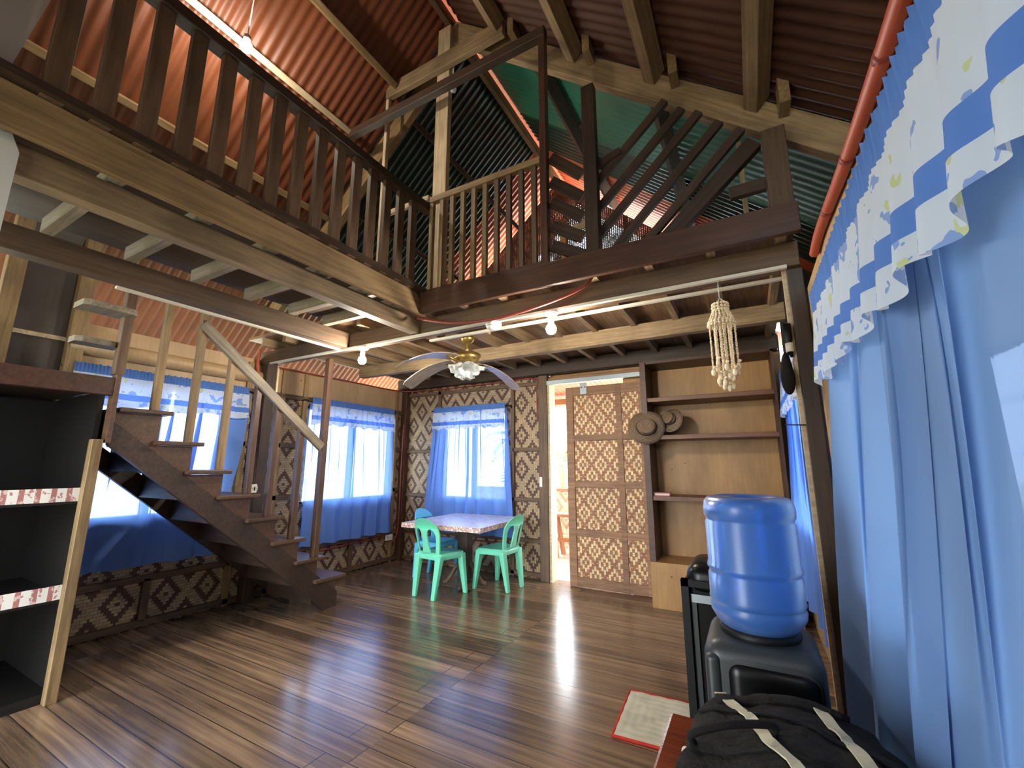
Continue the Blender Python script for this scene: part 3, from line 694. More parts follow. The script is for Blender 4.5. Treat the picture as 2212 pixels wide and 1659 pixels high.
# ------------------------------------------------------------------ door and track
d = struct(thing('door_1', (-1.38, 4.50, 0), 'sliding door of framed woven bamboo panels hung open beside the doorway', 'door'))
dx0, dx1, dy = -1.775, -.90, 4.49
xm = -1.18
for a, b in ((dx0, dx0+.085), (dx1-.07, dx1), (xm-.03, xm+.03)): box('stile', a, b, dy-.02, dy+.02, .006, 2.11, M['door'], d, bev=.003)
for z, h in ((.055, .095), (.545, .07), (1.045, .07), (1.54, .065), (2.06, .10)): box('rail', dx0+.08, dx1-.06, dy-.018, dy+.018, z-h/2, z+h/2, M['door'], d, bev=.003)
for z0, z1 in ((.1, .52), (.57, 1.02), (1.07, 1.52), (1.57, 2.02)):
    for a, b in ((dx0+.08, xm-.02), (xm+.02, dx1-.06)): box('woven_panel', a, b, dy-.004, dy+.008, z0, z1, M['weaveD'], d)
hb = box('hanger_plate', -1.60, -1.52, dy-.03, dy-.02, 2.02, 2.15, M['steel'], d, bev=.004)
for x in (-1.58, -1.54): tube('bolt', [(x, dy-.038, 2.10), (x, dy-.028, 2.10)], .007, M['black'], hb, n=8)
tag(box('door_track', -2.01, -.9, 4.465, 4.505, 2.165, 2.215, M['steel'], bev=.003), 'grey steel sliding track above the doorway', 'door track')
trim(box, -2.015, -1.99, 4.5, 4.66, 0, 2.2, M['pale'])

# ------------------------------------------------------------------ wall shelf
s = thing('wall_shelf', (-.32, 4.38, 0), 'built-in wooden wall shelf with golden plywood back beside the door', 'shelf')
x0, x1, y0, y1 = -.88, .25, 4.20, 4.58
box('back_panel', x0+.02, x1, y1-.015, y1, .38, 2.24, M['ply'], s)
box('side_panel', x0+.025, x0+.045, y0+.02, y1, .39, 2.24, M['shelfdark'], s)
box('front_post', x0, x0+.055, y0-.02, y0+.02, .39, 2.24, M['shelfdark'], s, bev=.003)
box('side_panel', x1-.02, x1, y0, y1, .39, 2.24, M['shelfdark'], s)
box('top_board', x0, x1, y0, y1, 2.22, 2.25, M['shelfdark'], s)
for z in (1.865, 1.505, .945): box('shelf_board', x0+.045, x1-.02, y0, y1-.015, z-.02, z+.02, M['shelf'], s, bev=.003)
box('base_cabinet', x0, x1, y0-.02, y1, 0, .39, M['ply'], s, bev=.004)
b = thing('book', (-.75, 4.3, .965), 'small pink-covered book lying on the lower shelf board', 'book')
box('cover', -.83, -.68, 4.24, 4.34, .965, .972, M['book'], b); box('pages', -.825, -.685, 4.245, 4.34, .972, .988, M['bookpages'], b); box('cover', -.83, -.68, 4.24, 4.34, .988, .995, M['book'], b)

def hat(loc, R, tilt, yaw, label, group):
    root = thing('straw_hat', loc, label, 'hat', group)
    mw = Matrix.Translation(loc) @ Matrix.Rotation(yaw, 4, 'Z') @ Matrix.Rotation(tilt, 4, 'X')
    def wave(r, z, t, i): return (r*(1+.03*math.sin(2*t+1)), z+(.02*math.sin(2*t+.5) if r > R*.7 else 0))
    parts = [lathe('brim', [(R*.5, 0), (R*.75, -.006), (R, -.014), (R, -.009), (R*.75, 0), (R*.5, .006)], M['straw'], n=40, wave=wave),
             lathe('crown', [(R*.53, 0), (R*.50, R*.28), (R*.46, R*.44), (R*.38, R*.50), (R*.2, R*.47), (0, R*.45)], M['straw'], n=36, wave=lambda r, z, t, i: (r*(1+.05*math.cos(2*t)), z)),
             lathe('hat_band', [(R*.535, R*.01), (R*.545, R*.02), (R*.53, R*.13), (R*.515, R*.135)], M['strawband'], n=36, wave=lambda r, z, t, i: (r*(1+.05*math.cos(2*t)), z))]
    for o in parts:
        o.matrix_world = mw; o.parent = root; o.matrix_parent_inverse = root.matrix_world.inverted()
hat((-.84, 4.15, 1.60), .165, math.radians(82), math.radians(14), 'dark woven straw hat hanging on the shelf post, crown towards the room', None)
hat((-.645, 4.26, 1.672), .125, math.radians(66), math.radians(-15), 'second straw hat leaning on the shelf board behind the hanging hat', None)

# ------------------------------------------------------------------ chairs and table
def chair(mat, label, group=None):
    root = thing('plastic_chair', (0, 0, 0), label, 'chair', group)
    def ring(inset, z):
        pts = []
        for (cx, cy, a0) in ((.165-inset, .055+inset, -90), (.195-inset, .375-inset, 0), (-.195+inset, .375-inset, 90), (-.165+inset, .055+inset, 180)):
            rr = .035
            for k in range(6):
                a = math.radians(a0+90*k/5); pts.append((cx+(rr*math.cos(a) - math.copysign(rr, cx)*1), cy+rr*math.sin(a)+(rr if cy < .2 else -rr), z))
        return pts
    rings = [ring(.0, .345), ring(-.004, .362), ring(0, .398), ring(.012, .404), ring(.05, .398), ring(.10, .392)]
    vs, fs = [], []; n = 24
    for rg in rings: vs += rg
    for i in range(len(rings)-1):
        for k in range(n): fs.append((i*n+k, i*n+(k+1) % n, (i+1)*n+(k+1) % n, (i+1)*n+k))
    fs.append(tuple((len(rings)-1)*n+k for k in range(n)))
    mesh('seat', vs, fs, mat, root, True)
    for sx in (-1, 1):
        for (xt, yt, xb, yb) in ((.145, .075, .128, .018), (.165, .35, .20, .388)):
            wt, dt, wb, db = .036, .030, .022, .016
            vs = []
            for (cx, cy, z, w, dd) in ((sx*xb, yb, 0, wb, db), (sx*xt, yt, .385, wt, dt)):
                vs += [(cx-w, cy-dd, z), (cx+w, cy-dd, z), (cx+w, cy+dd, z), (cx-w, cy+dd, z)]
            o = mesh('leg', vs, BOXF, mat, root); bevel(o, .008, 3)
    def arc(cx, cz, rx, rz, a0, a1, k=14): return [(cx+rx*math.cos(math.radians(a0+(a1-a0)*i/k)), cz+rz*math.sin(math.radians(a0+(a1-a0)*i/k))) for i in range(k+1)]
    outer = [(-.135, -.03), (.135, -.03), (.15, .05), (.163, .14), (.168, .20)]+arc(0, .20, .168, .15, 4, 176, 22)+[(-.168, .20), (-.163, .14), (-.15, .05)]
    hole = lambda s: [(s*.050, .02), (s*.108, .02), (s*.122, .09), (s*.130, .16)]+[(s*(.082+.048*math.cos(math.radians(a))), .17+.075*math.sin(math.radians(a))) for a in range(8, 175, 15)]+[(s*.036, .16), (s*.040, .09)]
    vs, fs = shape2d(outer, [hole(1), hole(-1)[::-1]], .016)
    out = []
    for v in vs:
        x, z, t = v.x, v.y, v.z
        yy = .045 - z*.20 - .25*z*z*.6 + 1.5*x*x + t
        out.append((x, yy, .395+z*.99))
    o = mesh('backrest', out, fs, mat, root)
    bm = bmesh.new(); bm.from_mesh(o.data); bmesh.ops.remove_doubles(bm, verts=bm.verts, dist=1e-5); bmesh.ops.recalc_face_normals(bm, faces=bm.faces); bm.to_mesh(o.data); bm.free()
    bevel(o, .004, 2)
    return root
ch = chair(M['chair_green'], 'seafoam green plastic chair with its back to the camera')
chb = dup(ch, Matrix.Translation((-2.20, 4.075, 0)) @ Matrix.Rotation(math.radians(85), 4, 'Z'), 'seafoam green plastic chair on the door side of the table')
ch.matrix_world = Matrix.Translation((-2.85, 3.39, 0)) @ Matrix.Rotation(math.radians(-7), 4, 'Z')
cc = dup(ch, Matrix.Translation((-3.47, 4.08, 0)) @ Matrix.Rotation(math.radians(-88), 4, 'Z'), 'sky blue plastic chair on the corner side of the table')
for o in cc.children:
    o.data = o.data.copy(); o.data.materials[0] = M['chair_blue']
for o in (ch, chb, cc): o['group'] = 'plastic chairs around the table'

t = thing('dining_table', (-2.77, 3.97, 0), 'square pedestal table with white marbled cover and flowered edge', 'table', rz=math.radians(2))
mwt = t.matrix_world.copy()
def put(o):
    o.matrix_world = mwt @ Matrix.Translation((0, 0, 0)); o.parent = t; o.matrix_parent_inverse = t.matrix_world.inverted(); return o
put(box('tabletop', -.465, .465, -.47, .50, .628, .655, M['shelf']))
tc = tag(mesh('vinyl_cover', *(lambda v: (v, BOXF))(boxv(-.472, .472, -.477, .507, .656, .662)), M['marble']), 'white marbled vinyl cover lying on the square table', 'table cover')
tc.matrix_world = mwt
e = boxes('edging', [(-.476, .476, -.482, -.477, .618, .663), (-.476, .476, .507, .512, .618, .663), (-.477, -.472, -.48, .51, .618, .663), (.472, .477, -.48, .51, .618, .663)], M['fringe'])
e.matrix_world = mwt; e.parent = tc; e.matrix_parent_inverse = tc.matrix_world.inverted()
put(box('pedestal', -.06, .06, -.06, .06, .06, .63, M['dark'], bev=.006))
for a in range(4):
    c_, s_ = math.cos(a*PI/2+.35), math.sin(a*PI/2+.35)
    put(tube('foot', spline([(c_*.03, s_*.03, .26), (c_*.10, s_*.10, .17), (c_*.18, s_*.18, .05), (c_*.23, s_*.23, .022)], 6), .022, M['brown'], n=10))
put(box('bearer', -.40, .40, -.03, .03, .59, .628, M['dark']))
# ------------------------------------------------------------------ lamps and ceiling fittings
def lit_bulb(loc, label, mat='bulb', down=True):
    x, y, z = loc
    r = thing('light_bulb', (x, y, z+.10), label, 'light bulb')
    lathe('ceiling_rose', [(0, .115), (.048, .115), (.050, .104), (.040, .094), (.022, .088)], M['plastic'], loc, r, n=24)
    lathe('socket', [(.020, .09), (.020, .045), (.016, .04)], M['plastic'], loc, r, n=20)
    lathe('bulb', [(.014, .045), (.018, .034), (.030, .016), (.034, -.002), (.030, -.02), (.018, -.033), (0, -.037)], M[mat], loc, r, n=24)
lit_bulb((-2.80, 2.445, 2.12), 'lit round bulb on the crossbeam above the stair newel')
lit_bulb((-1.06, 2.445, 2.12), 'lit round bulb on the crossbeam beyond the fan, above the doorway')
b = thing('light_bulb', (-2.75, 1.235, 4.10), 'lit bulb glowing beside the pale purlin on the red roof', 'light bulb')
lathe('socket', [(.022, .02), (.022, -.03), (.016, -.035)], M['plastic'], (-2.75, 1.235, 4.11), b, n=16)
tube('cord', [(-2.64, 1.235, 4.66), (-2.73, 1.235, 4.5), (-2.75, 1.235, 4.12)], .004, M['plastic'], b, n=6)
ball('bulb', (-2.75, 1.235, 4.045), .04, M['bulbwhite'], b)
b = thing('light_bulb', (-1.955, 2.48, 4.60), 'unlit white bulb dangling beside the king post', 'light bulb')
tube('cord', [(-1.945, 2.48, 4.70), (-1.952, 2.48, 4.62), (-1.95, 2.48, 4.50)], .006, M['plastic'], b, n=8)
lathe('bulb', [(.010, .05), (.014, .035), (.026, .012), (.030, -.008), (.024, -.028), (0, -.038)], M['frosted'], (-1.95, 2.48, 4.43), b, n=20)
sd = thing('smoke_detector', (-1.50, 2.445, 2.24), 'white round detector on the crossbeam between bulb and fan', 'smoke detector')
lathe('base', [(0, .03), (.055, .03), (.057, .012), (.054, .004)], M['plastic'], (-1.50, 2.445, 2.205), sd, n=28)
lathe('cap', [(.054, .004), (.048, -.012), (.030, -.020), (.012, -.022), (0, -.022)], M['plastic'], (-1.50, 2.445, 2.205), sd, n=28)

# ceiling fan
FX, FY = -1.90, 2.70
fan = thing('ceiling_fan', (FX, FY, 2.25), 'antique brass ceiling fan with drooping grey blades and ruffled glass shades', 'ceiling fan')
tag(box('batten', FX-.2, FX+.2, FY-.03, FY+.03, 2.256, 2.385, M['tan2']), 'tan block between joists carrying the ceiling fan', 'batten')
lathe('canopy', [(0, .0), (.052, 0), (.056, -.012), (.048, -.032), (.026, -.052), (.012, -.058)], M['brass'], (FX, FY, 2.255), fan, n=28)
lathe('downrod', [(.011, -.05), (.011, -.145)], M['brass'], (FX, FY, 2.255), fan, n=14)
lathe('motor', [(.012, .055), (.035, .05), (.085, .038), (.108, .026), (.112, .0), (.108, -.02), (.085, -.032), (.05, -.04), (.045, -.07), (.03, -.08), (0, -.08)], M['brass'], (FX, FY, 2.085), fan, n=36)
for k, a in enumerate((178, 80, -100)):
    t = math.radians(a); c_, s_ = math.cos(t), math.sin(t)
    vs, fs = [], []; n = 14
    for i in range(n+1):
        u = i/n; r_ = .14+.50*u; w = .046+.020*math.sin(PI*min(1, u*1.1)*.6); z = -.005-.15*u*u+.0
        if i == n: w *= .72
        for sgn in (-1, 1):
            for dz in (0, .007):
                px, py = c_*r_-s_*w*sgn, s_*r_+c_*w*sgn
                vs.append((FX+px, FY+py, 2.065+z+dz+sgn*.012))
        if i:
            q = 4*(i-1); fs += [(q, q+4, q+6, q+2), (q+1, q+3, q+7, q+5), (q, q+1, q+5, q+4), (q+2, q+6, q+7, q+3)]
    fs += [(0, 2, 3, 1), (4*n, 4*n+1, 4*n+3, 4*n+2)]
    bl = mesh('blade', vs, fs, M['fanblade'], fan)
    tube('blade_bracket', [(FX+c_*.09, FY+s_*.09, 2.055), (FX+c_*.14, FY+s_*.14, 2.045), (FX+c_*.21, FY+s_*.21, 2.058)], .009, M['brass'], bl, n=8)
for k in range(4):
    t = PI/4+k*PI/2; c_, s_ = math.cos(t), math.sin(t); cx, cy, cz = FX+c_*.055, FY+s_*.055, 2.0
    sh = lathe('glass_shade', [(.018, .035), (.030, .022), (.038, .0), (.048, -.02), (.064, -.036), (.068, -.042), (.062, -.036), (.045, -.018), (.034, .002)], M['frosted'], (0, 0, 0), None, n=48,
               wave=lambda r, z, tt, i: (r*(1+(.09*math.sin(8*tt) if r > .045 else 0)), z+(.006*math.sin(8*tt+1) if r > .045 else 0)))
    sh.matrix_world = Matrix.Translation((cx, cy, cz)) @ Matrix.Rotation(t, 4, 'Z') @ Matrix.Rotation(math.radians(-38), 4, 'Y') @ Matrix.Scale(1.22, 4)
    sh.parent = fan; sh.matrix_parent_inverse = fan.matrix_world.inverted()
lathe('glass_cup', [(.022, .02), (.036, .012), (.036, -.03), (.030, -.034), (0, -.034)], M['frosted'], (FX, FY, 1.955), fan, n=24)

# shell wind chime
CX, CY = -.068, 2.40
wc = thing('shell_chime', (CX, CY, 2.20), 'cream shell wind chime hanging from the crossbeam by the large curtain', 'wind chime')
tube('string', [(CX, CY+.03, 2.235), (CX, CY, 2.19), (CX, CY, 2.115)], .0022, M['pvc'], wc, n=6)
def beadring(name, r, z, k, br):
    bm = bmesh.new()
    for i in range(k):
        t = 2*PI*i/k
        bmesh.ops.create_icosphere(bm, subdivisions=1, radius=br, matrix=Matrix.Translation((CX+r*math.cos(t), CY+r*math.sin(t), z)))
    return frombm(name, bm, M['shell'], wc, True)
for i in range(3): tube('hanger_cord', [(CX, CY, 2.12), (CX+.036*math.cos(2.1*i), CY+.036*math.sin(2.1*i), 2.085)], .002, M['pvc'], wc, n=5)
beadring('shell_ring', .036, 2.085, 14, .0085); beadring('shell_ring', .038, 2.068, 14, .0085); beadring('shell_ring', .037, 2.052, 14, .0085)
beadring('shell_ring', .064, 1.985, 22, .0085); beadring('shell_ring', .065, 1.972, 22, .0085)
rnd = random.Random(4)
for i in range(18):
    t = 2*PI*i/18
    bm = bmesh.new()
    for q in range(7):
        f = q/6; r_ = .037+.027*f; tt = t+.12*math.sin(3*f)
        bmesh.ops.create_icosphere(bm, subdivisions=1, radius=.0062, matrix=Matrix.Translation((CX+r_*math.cos(tt), CY+r_*math.sin(tt), 2.05-.065*f)))
    frombm('net_strand', bm, M['shell'], wc, True)
for i in range(20):
    t = 2*PI*i/20+.1; rr = .062 if i % 2 else .036
    Lh = rnd.uniform(.17, .24) if rr > .05 else rnd.uniform(.24, .32)
    x, y = CX+rr*math.cos(t), CY+rr*math.sin(t); z = 1.968; bm = bmesh.new()
    while z > 1.968-Lh:
        bmesh.ops.create_icosphere(bm, subdivisions=1, radius=.0046, matrix=Matrix.Translation((x+rnd.uniform(-.001, .001), y, z))); z -= .0085
    s_ = frombm('bead_strand', bm, M['shell'], wc, True)
    ball('end_shell', (x, y, z-.014), .013, M['shell'], s_, s=(.85, .6, 1.5), sub=2)
    ball('end_shell', (x+.006, y-.004, z+.012), .009, M['shell'], s_, s=(1.1, .6, .9), sub=1)

# dark things on the post
dk = thing('hanging_pouch', (.235, 2.49, 1.93), 'black cloth pouch and torch hanging on the dark post', 'pouch')
bm = bmesh.new(); bmesh.ops.create_icosphere(bm, subdivisions=3, radius=1)
for v in bm.verts:
    p = v.co; v.co = Vector((.200+.030*p.x*(1-.25*p.z), 2.485+.045*p.y*(1-.3*p.z)+.01*math.sin(5*p.z), 1.70+.105*p.z+.01*math.sin(4*p.y)))
frombm('pouch', bm, M['blackcloth'], dk, True)
tube('strap', [(.235, 2.50, 1.93), (.226, 2.49, 1.86), (.228, 2.485, 1.78)], .007, M['blackcloth'], dk, n=8)
lathe('torch', [(0, .10), (.017, .10), (.017, .03), (.013, .0), (.013, -.06), (0, -.06)], M['blackplastic'], (.222, 2.475, 1.85), dk, n=16)
lathe('pale_cap', [(.0175, .02), (.0175, -.025)], M['pvc'], (.222, 2.475, 1.83), dk, n=16)
tag(tube('nail', [(.25, 2.49, 1.44), (.165, 2.46, 1.442)], .003, M['black'], n=6), 'long thin nail sticking out of the pale-edged post', 'nail')

# conduits
def pipe(pts, r, mat, label, cat='conduit', bands=None):
    o = tube('conduit', spline(pts, 8), r, M[mat], n=10); tag(o, label, cat)
    return o
pp = pipe([(.311, .2, 2.066), (.311, .87, 2.068), (.311, 1.1, 2.074), (.311, 1.4, 2.09), (.311, 1.852, 2.128), (.311, 2.05, 2.118)], .018, 'orange', 'thick orange pipe running above the large blue curtain', 'pipe')
for y, x, z in ((1.0, .311, 2.071), (1.36, .311, 2.0875), (1.7, .311, 2.116)):
    o = tube('pipe_coupling', [(x, y-.012, z-.001), (x, y+.012, z+.001)], .019, M['rust'] if 'rust' in M else M['redwire'], pp, n=12)
pipe([(-2.08, 2.31, 2.325), (-1.75, 2.31, 2.235), (-1.4, 2.32, 2.212), (-1.05, 2.34, 2.255), (-.82, 2.37, 2.325), (-.74, 2.38, 2.40)], .010, 'redwire', 'red conduit sagging below the dark loft fascia')
pipe([(XL+.05, 2.42, 2.40), (XL+.055, 2.40, 2.24), (XL+.06, 2.43, 2.05), (XL+.05, 2.43, 1.5), (XL+.05, 2.43, 1.05)], .014, 'orange', 'orange conduit down the side wall beside the dark house post')
pipe([(XL+.04, 2.9, .30), (XL+.045, 3.6, .325), (XL+.04, 4.3, .335), (XL+.07, 4.47, .36), (XL+.08, 4.48, 1.2), (XL+.09, 4.48, 1.8)], .009, 'redwire', 'red conduit below the side wall curtain, turning up the corner post')
pipe([(XL+.06, 2.62, 2.25), (XL+.06, 3.6, 2.26), (XL+.08, 4.40, 2.27), (-3.7, 4.545, 2.265), (-2.7, 4.55, 2.275), (-2.2, 4.545, 2.275), (-2.17, 4.54, 2.1), (-2.165, 4.545, 1.75)], .008, 'redwire', 'red conduit along the top of the woven walls to the door post')
pipe([(-4.2, 4.55, .36), (-3.4, 4.565, .34), (-2.5, 4.565, .35)], .008, 'redwire', 'red conduit low on the rear wall behind the table')
def plate(name, x, y, z, axis, label, w=.035, h=.06, sock=False, cat='switch'):
    r = thing(name, (x, y, z), label, cat)
    if axis == 'Y':
        box('cover', x-w, x+w, y-.012, y, z-h, z+h, M['plastic'], r, bev=.004); box('rocker', x-w*.4, x+w*.4, y-.017, y-.011, z-h*.45, z+h*.45, M['plastic'], r)
    else:
        box('cover', x, x+.012, y-h, y+h, z-w, z+w, M['plastic'], r, bev=.004)
        for s_ in (-.3, .3):
            f = box('socket_face', x+.0115, x+.014, y+h*s_*1.5-.018, y+h*s_*1.5+.018, z-.018, z+.018, M['pvc'], r)
            boxes('slots', [(x+.0135, x+.0148, y+h*s_*1.5-.008+q-.0015, y+h*s_*1.5-.008+q+.0015, z-.006, z+.006) for q in (0, .016)], M['black'], f)
plate('light_switch', -2.105, 4.494, 1.06, 'Y', 'white light switch on the door post', w=.018, h=.055)
plate('power_socket', XL+.05, 4.34, .315, 'X', 'white power socket on the side wall near the corner post', w=.035, h=.06, cat='socket')
plate('power_socket', XL+.155, 2.44, 1.03, 'X', 'white power socket on the dark house post behind the stairs', w=.04, h=.025, cat='socket')
box('socket_back', XL+.05, XL+.156, 2.43, 2.45, 1.0, 1.06, M['plastic'], [o for o in bpy.data.objects if o.name == 'power_socket.001'][0])

# ------------------------------------------------------------------ water dispenser
DX, DY = -.022, 1.52
wd = thing('water_dispenser', (DX, DY, 0), 'black water dispenser standing beside the large curtain', 'water dispenser')
def rbox(name, x0, x1, y0, y1, z0, z1, r, mat, parent, topr=None, seg=6):
    bm = bmesh.new(); bmesh.ops.create_cube(bm, size=1)
    for v in bm.verts: v.co = Vector(((x0+x1)/2+v.co.x*(x1-x0), (y0+y1)/2+v.co.y*(y1-y0), (z0+z1)/2+v.co.z*(z1-z0)))
    bmesh.ops.bevel(bm, geom=list(bm.edges), offset=r, segments=seg, profile=.5, affect='EDGES')
    return frombm(name, bm, mat, parent, True)
rbox('body', DX-.142, DX+.142, DY-.14, DY+.15, 0.0, .775, .045, M['greyplastic'], wd)
rbox('front_panel', DX-.092, DX+.128, DY-.152, DY-.10, .02, .742, .04, M['blackgloss'], wd)
rbox('side_band', DX-.136, DX-.098, DY-.149, DY-.10, .02, .745, .016, M['greyplastic'], wd)
lathe('collar', [(.10, .0), (.105, .02), (.098, .03), (.07, .032), (.06, .02)], M['blackplastic'], (DX, DY, .765), wd, n=36)
wb = thing('water_bottle', (DX, DY, .79), 'big translucent blue water bottle upturned on the black dispenser', 'water bottle')
R = .124
prof = [(.0, .322), (.058, .322), (.072, .328), (.080, .346), (.090, .357), (.112, .352), (R-.003, .338), (R, .318), (R-.001, .298), (R-.006, .290), (R-.006, .285), (R-.003, .278), (R-.003, .165), (R, .158), (R+.001, .150), (R-.004, .143), (R-.005, .137), (R-.001, .130),
        (R-.001, .072), (R+.001, .065), (R-.003, .058), (R-.004, .053), (R, .046), (R-.002, .03), (R-.014, .008), (.095, -.008), (.06, -.02), (.035, -.03), (.035, -.045), (0, -.045)]
lathe('bottle', prof, M['bottle'], (DX, DY, .80), wb, n=64)
lathe('water', [(0, .142), (R-.011, .142), (R-.009, .07), (R-.010, .03), (R-.024, .01), (.06, -.006), (0, -.012)], M['water'], (DX, DY, .80), wb, n=48)

tw = thing('storage_tower', (-.14, 2.1, 0), 'black domed appliance with a grey strip behind the water dispenser', 'appliance')
boxes('frame', [(-.29, -.262, 1.92, 1.95, 0, .80), (.0, .03, 1.92, 1.95, 0, .80), (-.29, .03, 1.92, 1.95, .775, .80), (-.29, .03, 1.92, 1.95, 0, .03)], M['blackplastic'], tw)
box('cabinet', -.285, .025, 1.95, 2.22, 0, .79, M['blackgloss'], tw, bev=.006)
box('grey_strip', -.258, -.01, 1.938, 1.95, .715, .745, M['steel'], tw); box('grey_strip', -.258, -.238, 1.938, 1.95, .03, .715, M['greyplastic'], tw)
rbox('domed_lid', -.275, .02, 1.93, 2.21, .74, .862, .058, M['blackgloss'], tw)

# ------------------------------------------------------------------ bench, bag, rug
bn = thing('bench', (0, 1.0, 0), 'varnished red-brown bench carrying the charcoal bag', 'bench')
box('bench_top', -.25, .19, .45, 1.332, .555, .60, M['bench'], bn, bev=.008)
for x in (-.21, .15):
    for y_ in (.50, 1.29): box('leg', x-.03, x+.03, y_-.025, y_+.025, 0, .555, M['bench'], bn)
bg = thing('duffel_bag', (.03, 1.12, .60), 'charcoal canvas duffel bag with two cream straps on the red-brown bench', 'bag')
BC, BR_ = Vector((.012, 1.06, .668)), Vector((.178, .225, .066)); BROT = Matrix.Rotation(math.radians(-8), 4, 'Z')
def bagpt(th, ph, k=1.0):
    """superellipsoid with sag and creases"""
    e1, e2 = .62, .55
    s = lambda a, p: math.copysign(abs(a)**p, a)
    x = s(math.cos(ph), e1)*s(math.cos(th), e2); y = s(math.cos(ph), e1)*s(math.sin(th), e2); z = s(math.sin(ph), e1)
    w = 1+.035*math.sin(7*th+2*ph)+.03*math.sin(11*x+5*y)+.03*math.sin(5*y-3*z+1)+.018*math.sin(17*x-9*y+6*z)
    zz = z*BR_.z*(1+.12*math.sin(5*x+1.5)+.08*math.sin(9*y)+.05*abs(math.sin(8*x+13*y))-.05*abs(math.sin(6*x-10*y+1))) if z > 0 else z*BR_.z
    p = Vector((x*BR_.x*w*k, y*BR_.y*w*k, zz*(k if z > 0 else 1)))
    return BC+(BROT @ p)
vs, fs = [], []; nu, nv = 72, 36
for j in range(nv+1):
    for i in range(nu): vs.append(bagpt(2*PI*i/nu, -PI/2+PI*j/nv))
for j in range(nv):
    for i in range(nu): fs.append((j*nu+i, j*nu+(i+1) % nu, (j+1)*nu+(i+1) % nu, (j+1)*nu+i))
mesh('body', vs, fs, M['bag'], bg, True)
from mathutils.bvhtree import BVHTree
bvh = BVHTree.FromPolygons([tuple(v) for v in vs], fs)
def drapepts(a, b, n=26):
    out = []
    for i in range(n+1):
        p = Vector((a[0]+(b[0]-a[0])*i/n, a[1]+(b[1]-a[1])*i/n, 1.2)); h = bvh.ray_cast(p, Vector((0, 0, -1)))
        if h[0] is not None: out.append((h[0], h[1]))
    return out
def strip(name, a, b, w, mat, lift=.004):
    pts = drapepts(a, b); d = Vector((b[0]-a[0], b[1]-a[1], 0)).normalized(); s = Vector((-d.y, d.x, 0)); vs, fs = [], []
    for p, nn in pts:
        if nn.z < 0: nn = -nn
        sd = (s - nn*s.dot(nn)).normalized()
        for q, l in ((-1, lift), (1, lift), (1, lift+.003), (-1, lift+.003)): vs.append(p+sd*(w/2*q)+nn*l)
    for i in range(len(pts)-1):
        for k in range(4): fs.append((4*i+k, 4*i+(k+1) % 4, 4*i+4+(k+1) % 4, 4*i+4+k))
    return mesh(name, vs, fs, mat, bg)
strip('strap', (-.122, 1.25), (.035, .93), .022, M['strap'])
strip('strap', (.062, 1.27), (.16, .98), .026, M['strap'])
strip('zip', (-.15, 1.14), (.17, 1.09), .012, M['blackcloth'], .003)
hp = drapepts((-.145, .99), (-.01, 1.06), 2)
tube('carry_handle', spline([hp[0][0], hp[0][0]+Vector((0, -.01, .022)), (hp[0][0]+hp[2][0])/2+Vector((0, -.02, .034)), hp[2][0]+Vector((0, -.01, .02)), hp[2][0]], 8), .007, M['blackcloth'], bg, n=10)
ball('buckle', tuple(bagpt(PI*1.06, .25)), .008, M['strap'], bg, s=(1, .6, 1.3))
tube('top_roll', [p+Vector((0, 0, .004)) for p, _ in drapepts((-.12, 1.20), (.13, 1.23), 14)], .011, M['bag'], bg, n=10)

rg = thing('floor_rug', (-.49, 2.44, 0), 'small quilted cream floor mat with red edging beside the dispenser', 'rug', rz=math.radians(3))
def rugz(x, y): return .012+.003*math.sin(31*x)+.003*math.sin(29*y)
n = 40; vs, fs = [], []
for j in range(n+1):
    for i in range(n+1):
        x, y = -.205+.41*i/n, -.225+.45*j/n; d = max(abs(x)/.205, abs(y)/.225)
        q = .006*abs(math.sin(PI*d*5.2))**.4 + .003*abs(math.sin((x*34 if abs(x)/.205 < abs(y)/.225 else y*34)))
        vs.append((x, y, .006+q+(0 if d < .97 else -.003)))
for j in range(n):
    for i in range(n):
        q = j*(n+1)+i; fs.append((q, q+1, q+n+2, q+n+1))
o = mesh('quilt', vs, fs, M['rug'], None, True); o.matrix_world = rg.matrix_world.copy(); o.parent = rg; o.matrix_parent_inverse = rg.matrix_world.inverted()
o = tube('edging', [(-.205, -.225, .007), (.205, -.225, .007), (.207, -.223, .007), (.205, .225, .007), (.203, .227, .007), (-.205, .225, .007), (-.207, .223, .007), (-.205, -.225, .007)], .0065, M['rugred'], None, n=8)
o.matrix_world = rg.matrix_world.copy(); o.parent = rg; o.matrix_parent_inverse = rg.matrix_world.inverted()

# ------------------------------------------------------------------ porch and garden
struct(box('floor_porch', -4.3, .6, YB+.05, 6.6, -.10, -.02, M['porch']))
struct(box('ground', -60, 60, -60, 70, -.78, -.74, M['ground']))  # far ground kept pale so the windows stay bright
struct(box('ground_dark_strip', -8.5, 4, -6, 9, -.74, -.70, M['garden']))  # dark ground added round the house to cut light bounced up into the roof
struct(box('wall_porch', -4.3, .6, 6.45, 6.5, -.02, .84, M['weaveP'])); trim(box, -4.3, .6, 6.42, 6.53, .84, .88, M['porchwood'])
bo = thing('porch_bench', (-2.5, 5.9, -.02), 'wooden bench on the porch seen through the open doorway', 'bench')
box('seat', -3.3, -1.6, 5.75, 6.1, .53, .57, M['porchwood'], bo, bev=.004)
for x in (-2.53, -1.75, -3.2):
    timber('leg', (x+.04, 5.80, -.02), (x-.03, 5.86, .53), .06, .05, M['porchwood'], bo, up=(1, 0, 0)); timber('leg', (x+.04, 6.05, -.02), (x-.03, 6.0, .53), .06, .05, M['porchwood'], bo, up=(1, 0, 0))
timber('stretcher', (-3.2, 5.93, .2), (-1.75, 5.93, .2), .03, .05, M['porchwood'], bo)
vs, fs = [], []; ny = 8; nx = 500
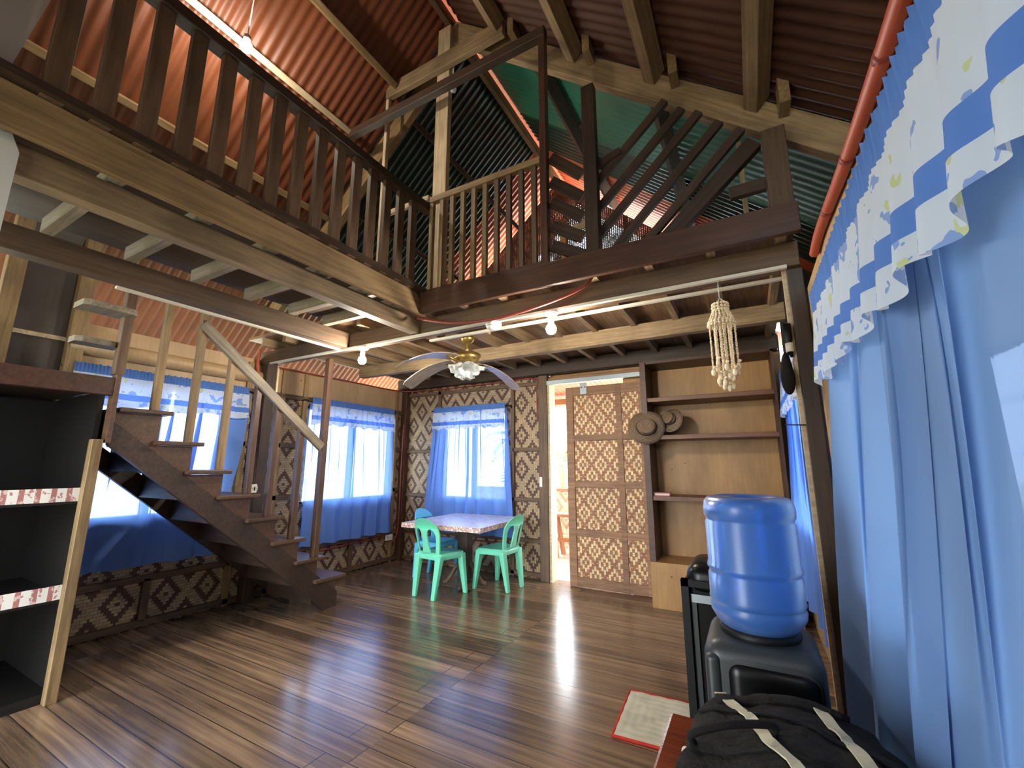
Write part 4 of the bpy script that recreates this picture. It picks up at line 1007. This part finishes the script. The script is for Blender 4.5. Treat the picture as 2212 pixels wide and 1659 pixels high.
for i in range(nx+1):
    x = -4.2+4.6*i/nx
    for j in range(2): y = 4.70+2.5*j; vs.append((x, y, 2.52-.09*(y-4.7)+.008*math.sin(2*PI*x/.076)))
for i in range(nx): fs.append((2*i, 2*i+1, 2*i+3, 2*i+2))
struct(mesh('ceiling_porch', vs, fs, M['rooflit'], None, True))
trim(timber, (-4.2, 6.48, 2.27), (.5, 6.48, 2.27), .05, .09, M['porchwood'])
def palm(base, h, label, seed, nfr=13, L=1.9):
    rnd = random.Random(seed); r = thing('palm_tree', base, label, 'palm tree')
    B = Vector(base); tube('trunk', [B, B+Vector((.05, 0, h*.5)), B+Vector((0, 0, h))], .09, M['tan'], r, n=10)
    vs, fs = [], []
    for f in range(nfr):
        az = 2*PI*f/nfr+rnd.uniform(-.2, .2); el = rnd.uniform(.3, 1.2); d = Vector((math.cos(az), math.sin(az), 0)); p = B+Vector((0, 0, h)); sd = Vector((-d.y, d.x, 0))
        seg = 26; step = L/seg
        for i in range(seg):
            a = el-1.9*(i/seg)**1.3; q = p+(d*math.cos(a)+Vector((0, 0, math.sin(a))))*step
            if i > 2:
                ll = .5*math.sin(PI*min(1, (i+2)/seg))**.7
                for sgn in (-1, 1):
                    tip = q+sd*sgn*ll*.75+d*ll*.5+Vector((0, 0, -.22*ll)); k = len(vs); wv = (q-p).normalized()*.026
                    vs += [q-wv, q+wv, tip]; fs.append((k, k+1, k+2))
            k = len(vs); vs += [p-sd*.008, p+sd*.008, q+sd*.008, q-sd*.008]; fs.append((k, k+1, k+2, k+3)); p = q
    mesh('fronds', vs, fs, M['leaf'], r)
palm((-3.55, 8.6, -.7), 1.9, 'yellow-green palm fronds beyond the porch wall in the doorway', 2)
palm((-6.4, 12.6, -.7), 2.6, 'farther palm behind the porch palm in the doorway', 5)

# ------------------------------------------------------------------ light, camera
w = bpy.data.worlds.new('world'); SC.world = w; w.use_nodes = True
nt = w.node_tree; bgd = nt.nodes['Background']; bgd.inputs[0].default_value = (.86, .94, 1.0, 1); bgd.inputs[1].default_value = 13.0
sun = bpy.data.lights.new('sun', 'SUN'); sun.energy = 7; sun.angle = math.radians(1); sun.color = (1, .95, .86)
so = bpy.data.objects.new('sun', sun); COL.objects.link(so); so.rotation_euler = (math.radians(24), math.radians(14), 0)
cam = bpy.data.cameras.new('camera'); cam.sensor_width = 36; cam.lens = 918/2212*36; cam.clip_start = .02
co = bpy.data.objects.new('camera', cam); COL.objects.link(co)
co.location = (0, 0, 1.25); co.rotation_euler = (PI/2+.188, 0, .505)
SC.camera = co
SC.view_settings.view_transform = 'Standard'; SC.view_settings.look = 'None'; SC.view_settings.gamma = 1
SC.view_settings.use_curve_mapping = False
SC.view_settings.exposure = 0.7
SC.cycles.use_denoising = True
SC.cycles.max_bounces = 12; SC.cycles.diffuse_bounces = 6; SC.cycles.transparent_max_bounces = 24
SC.cycles.sample_clamp_indirect = 8
bpy.context.view_layer.update()
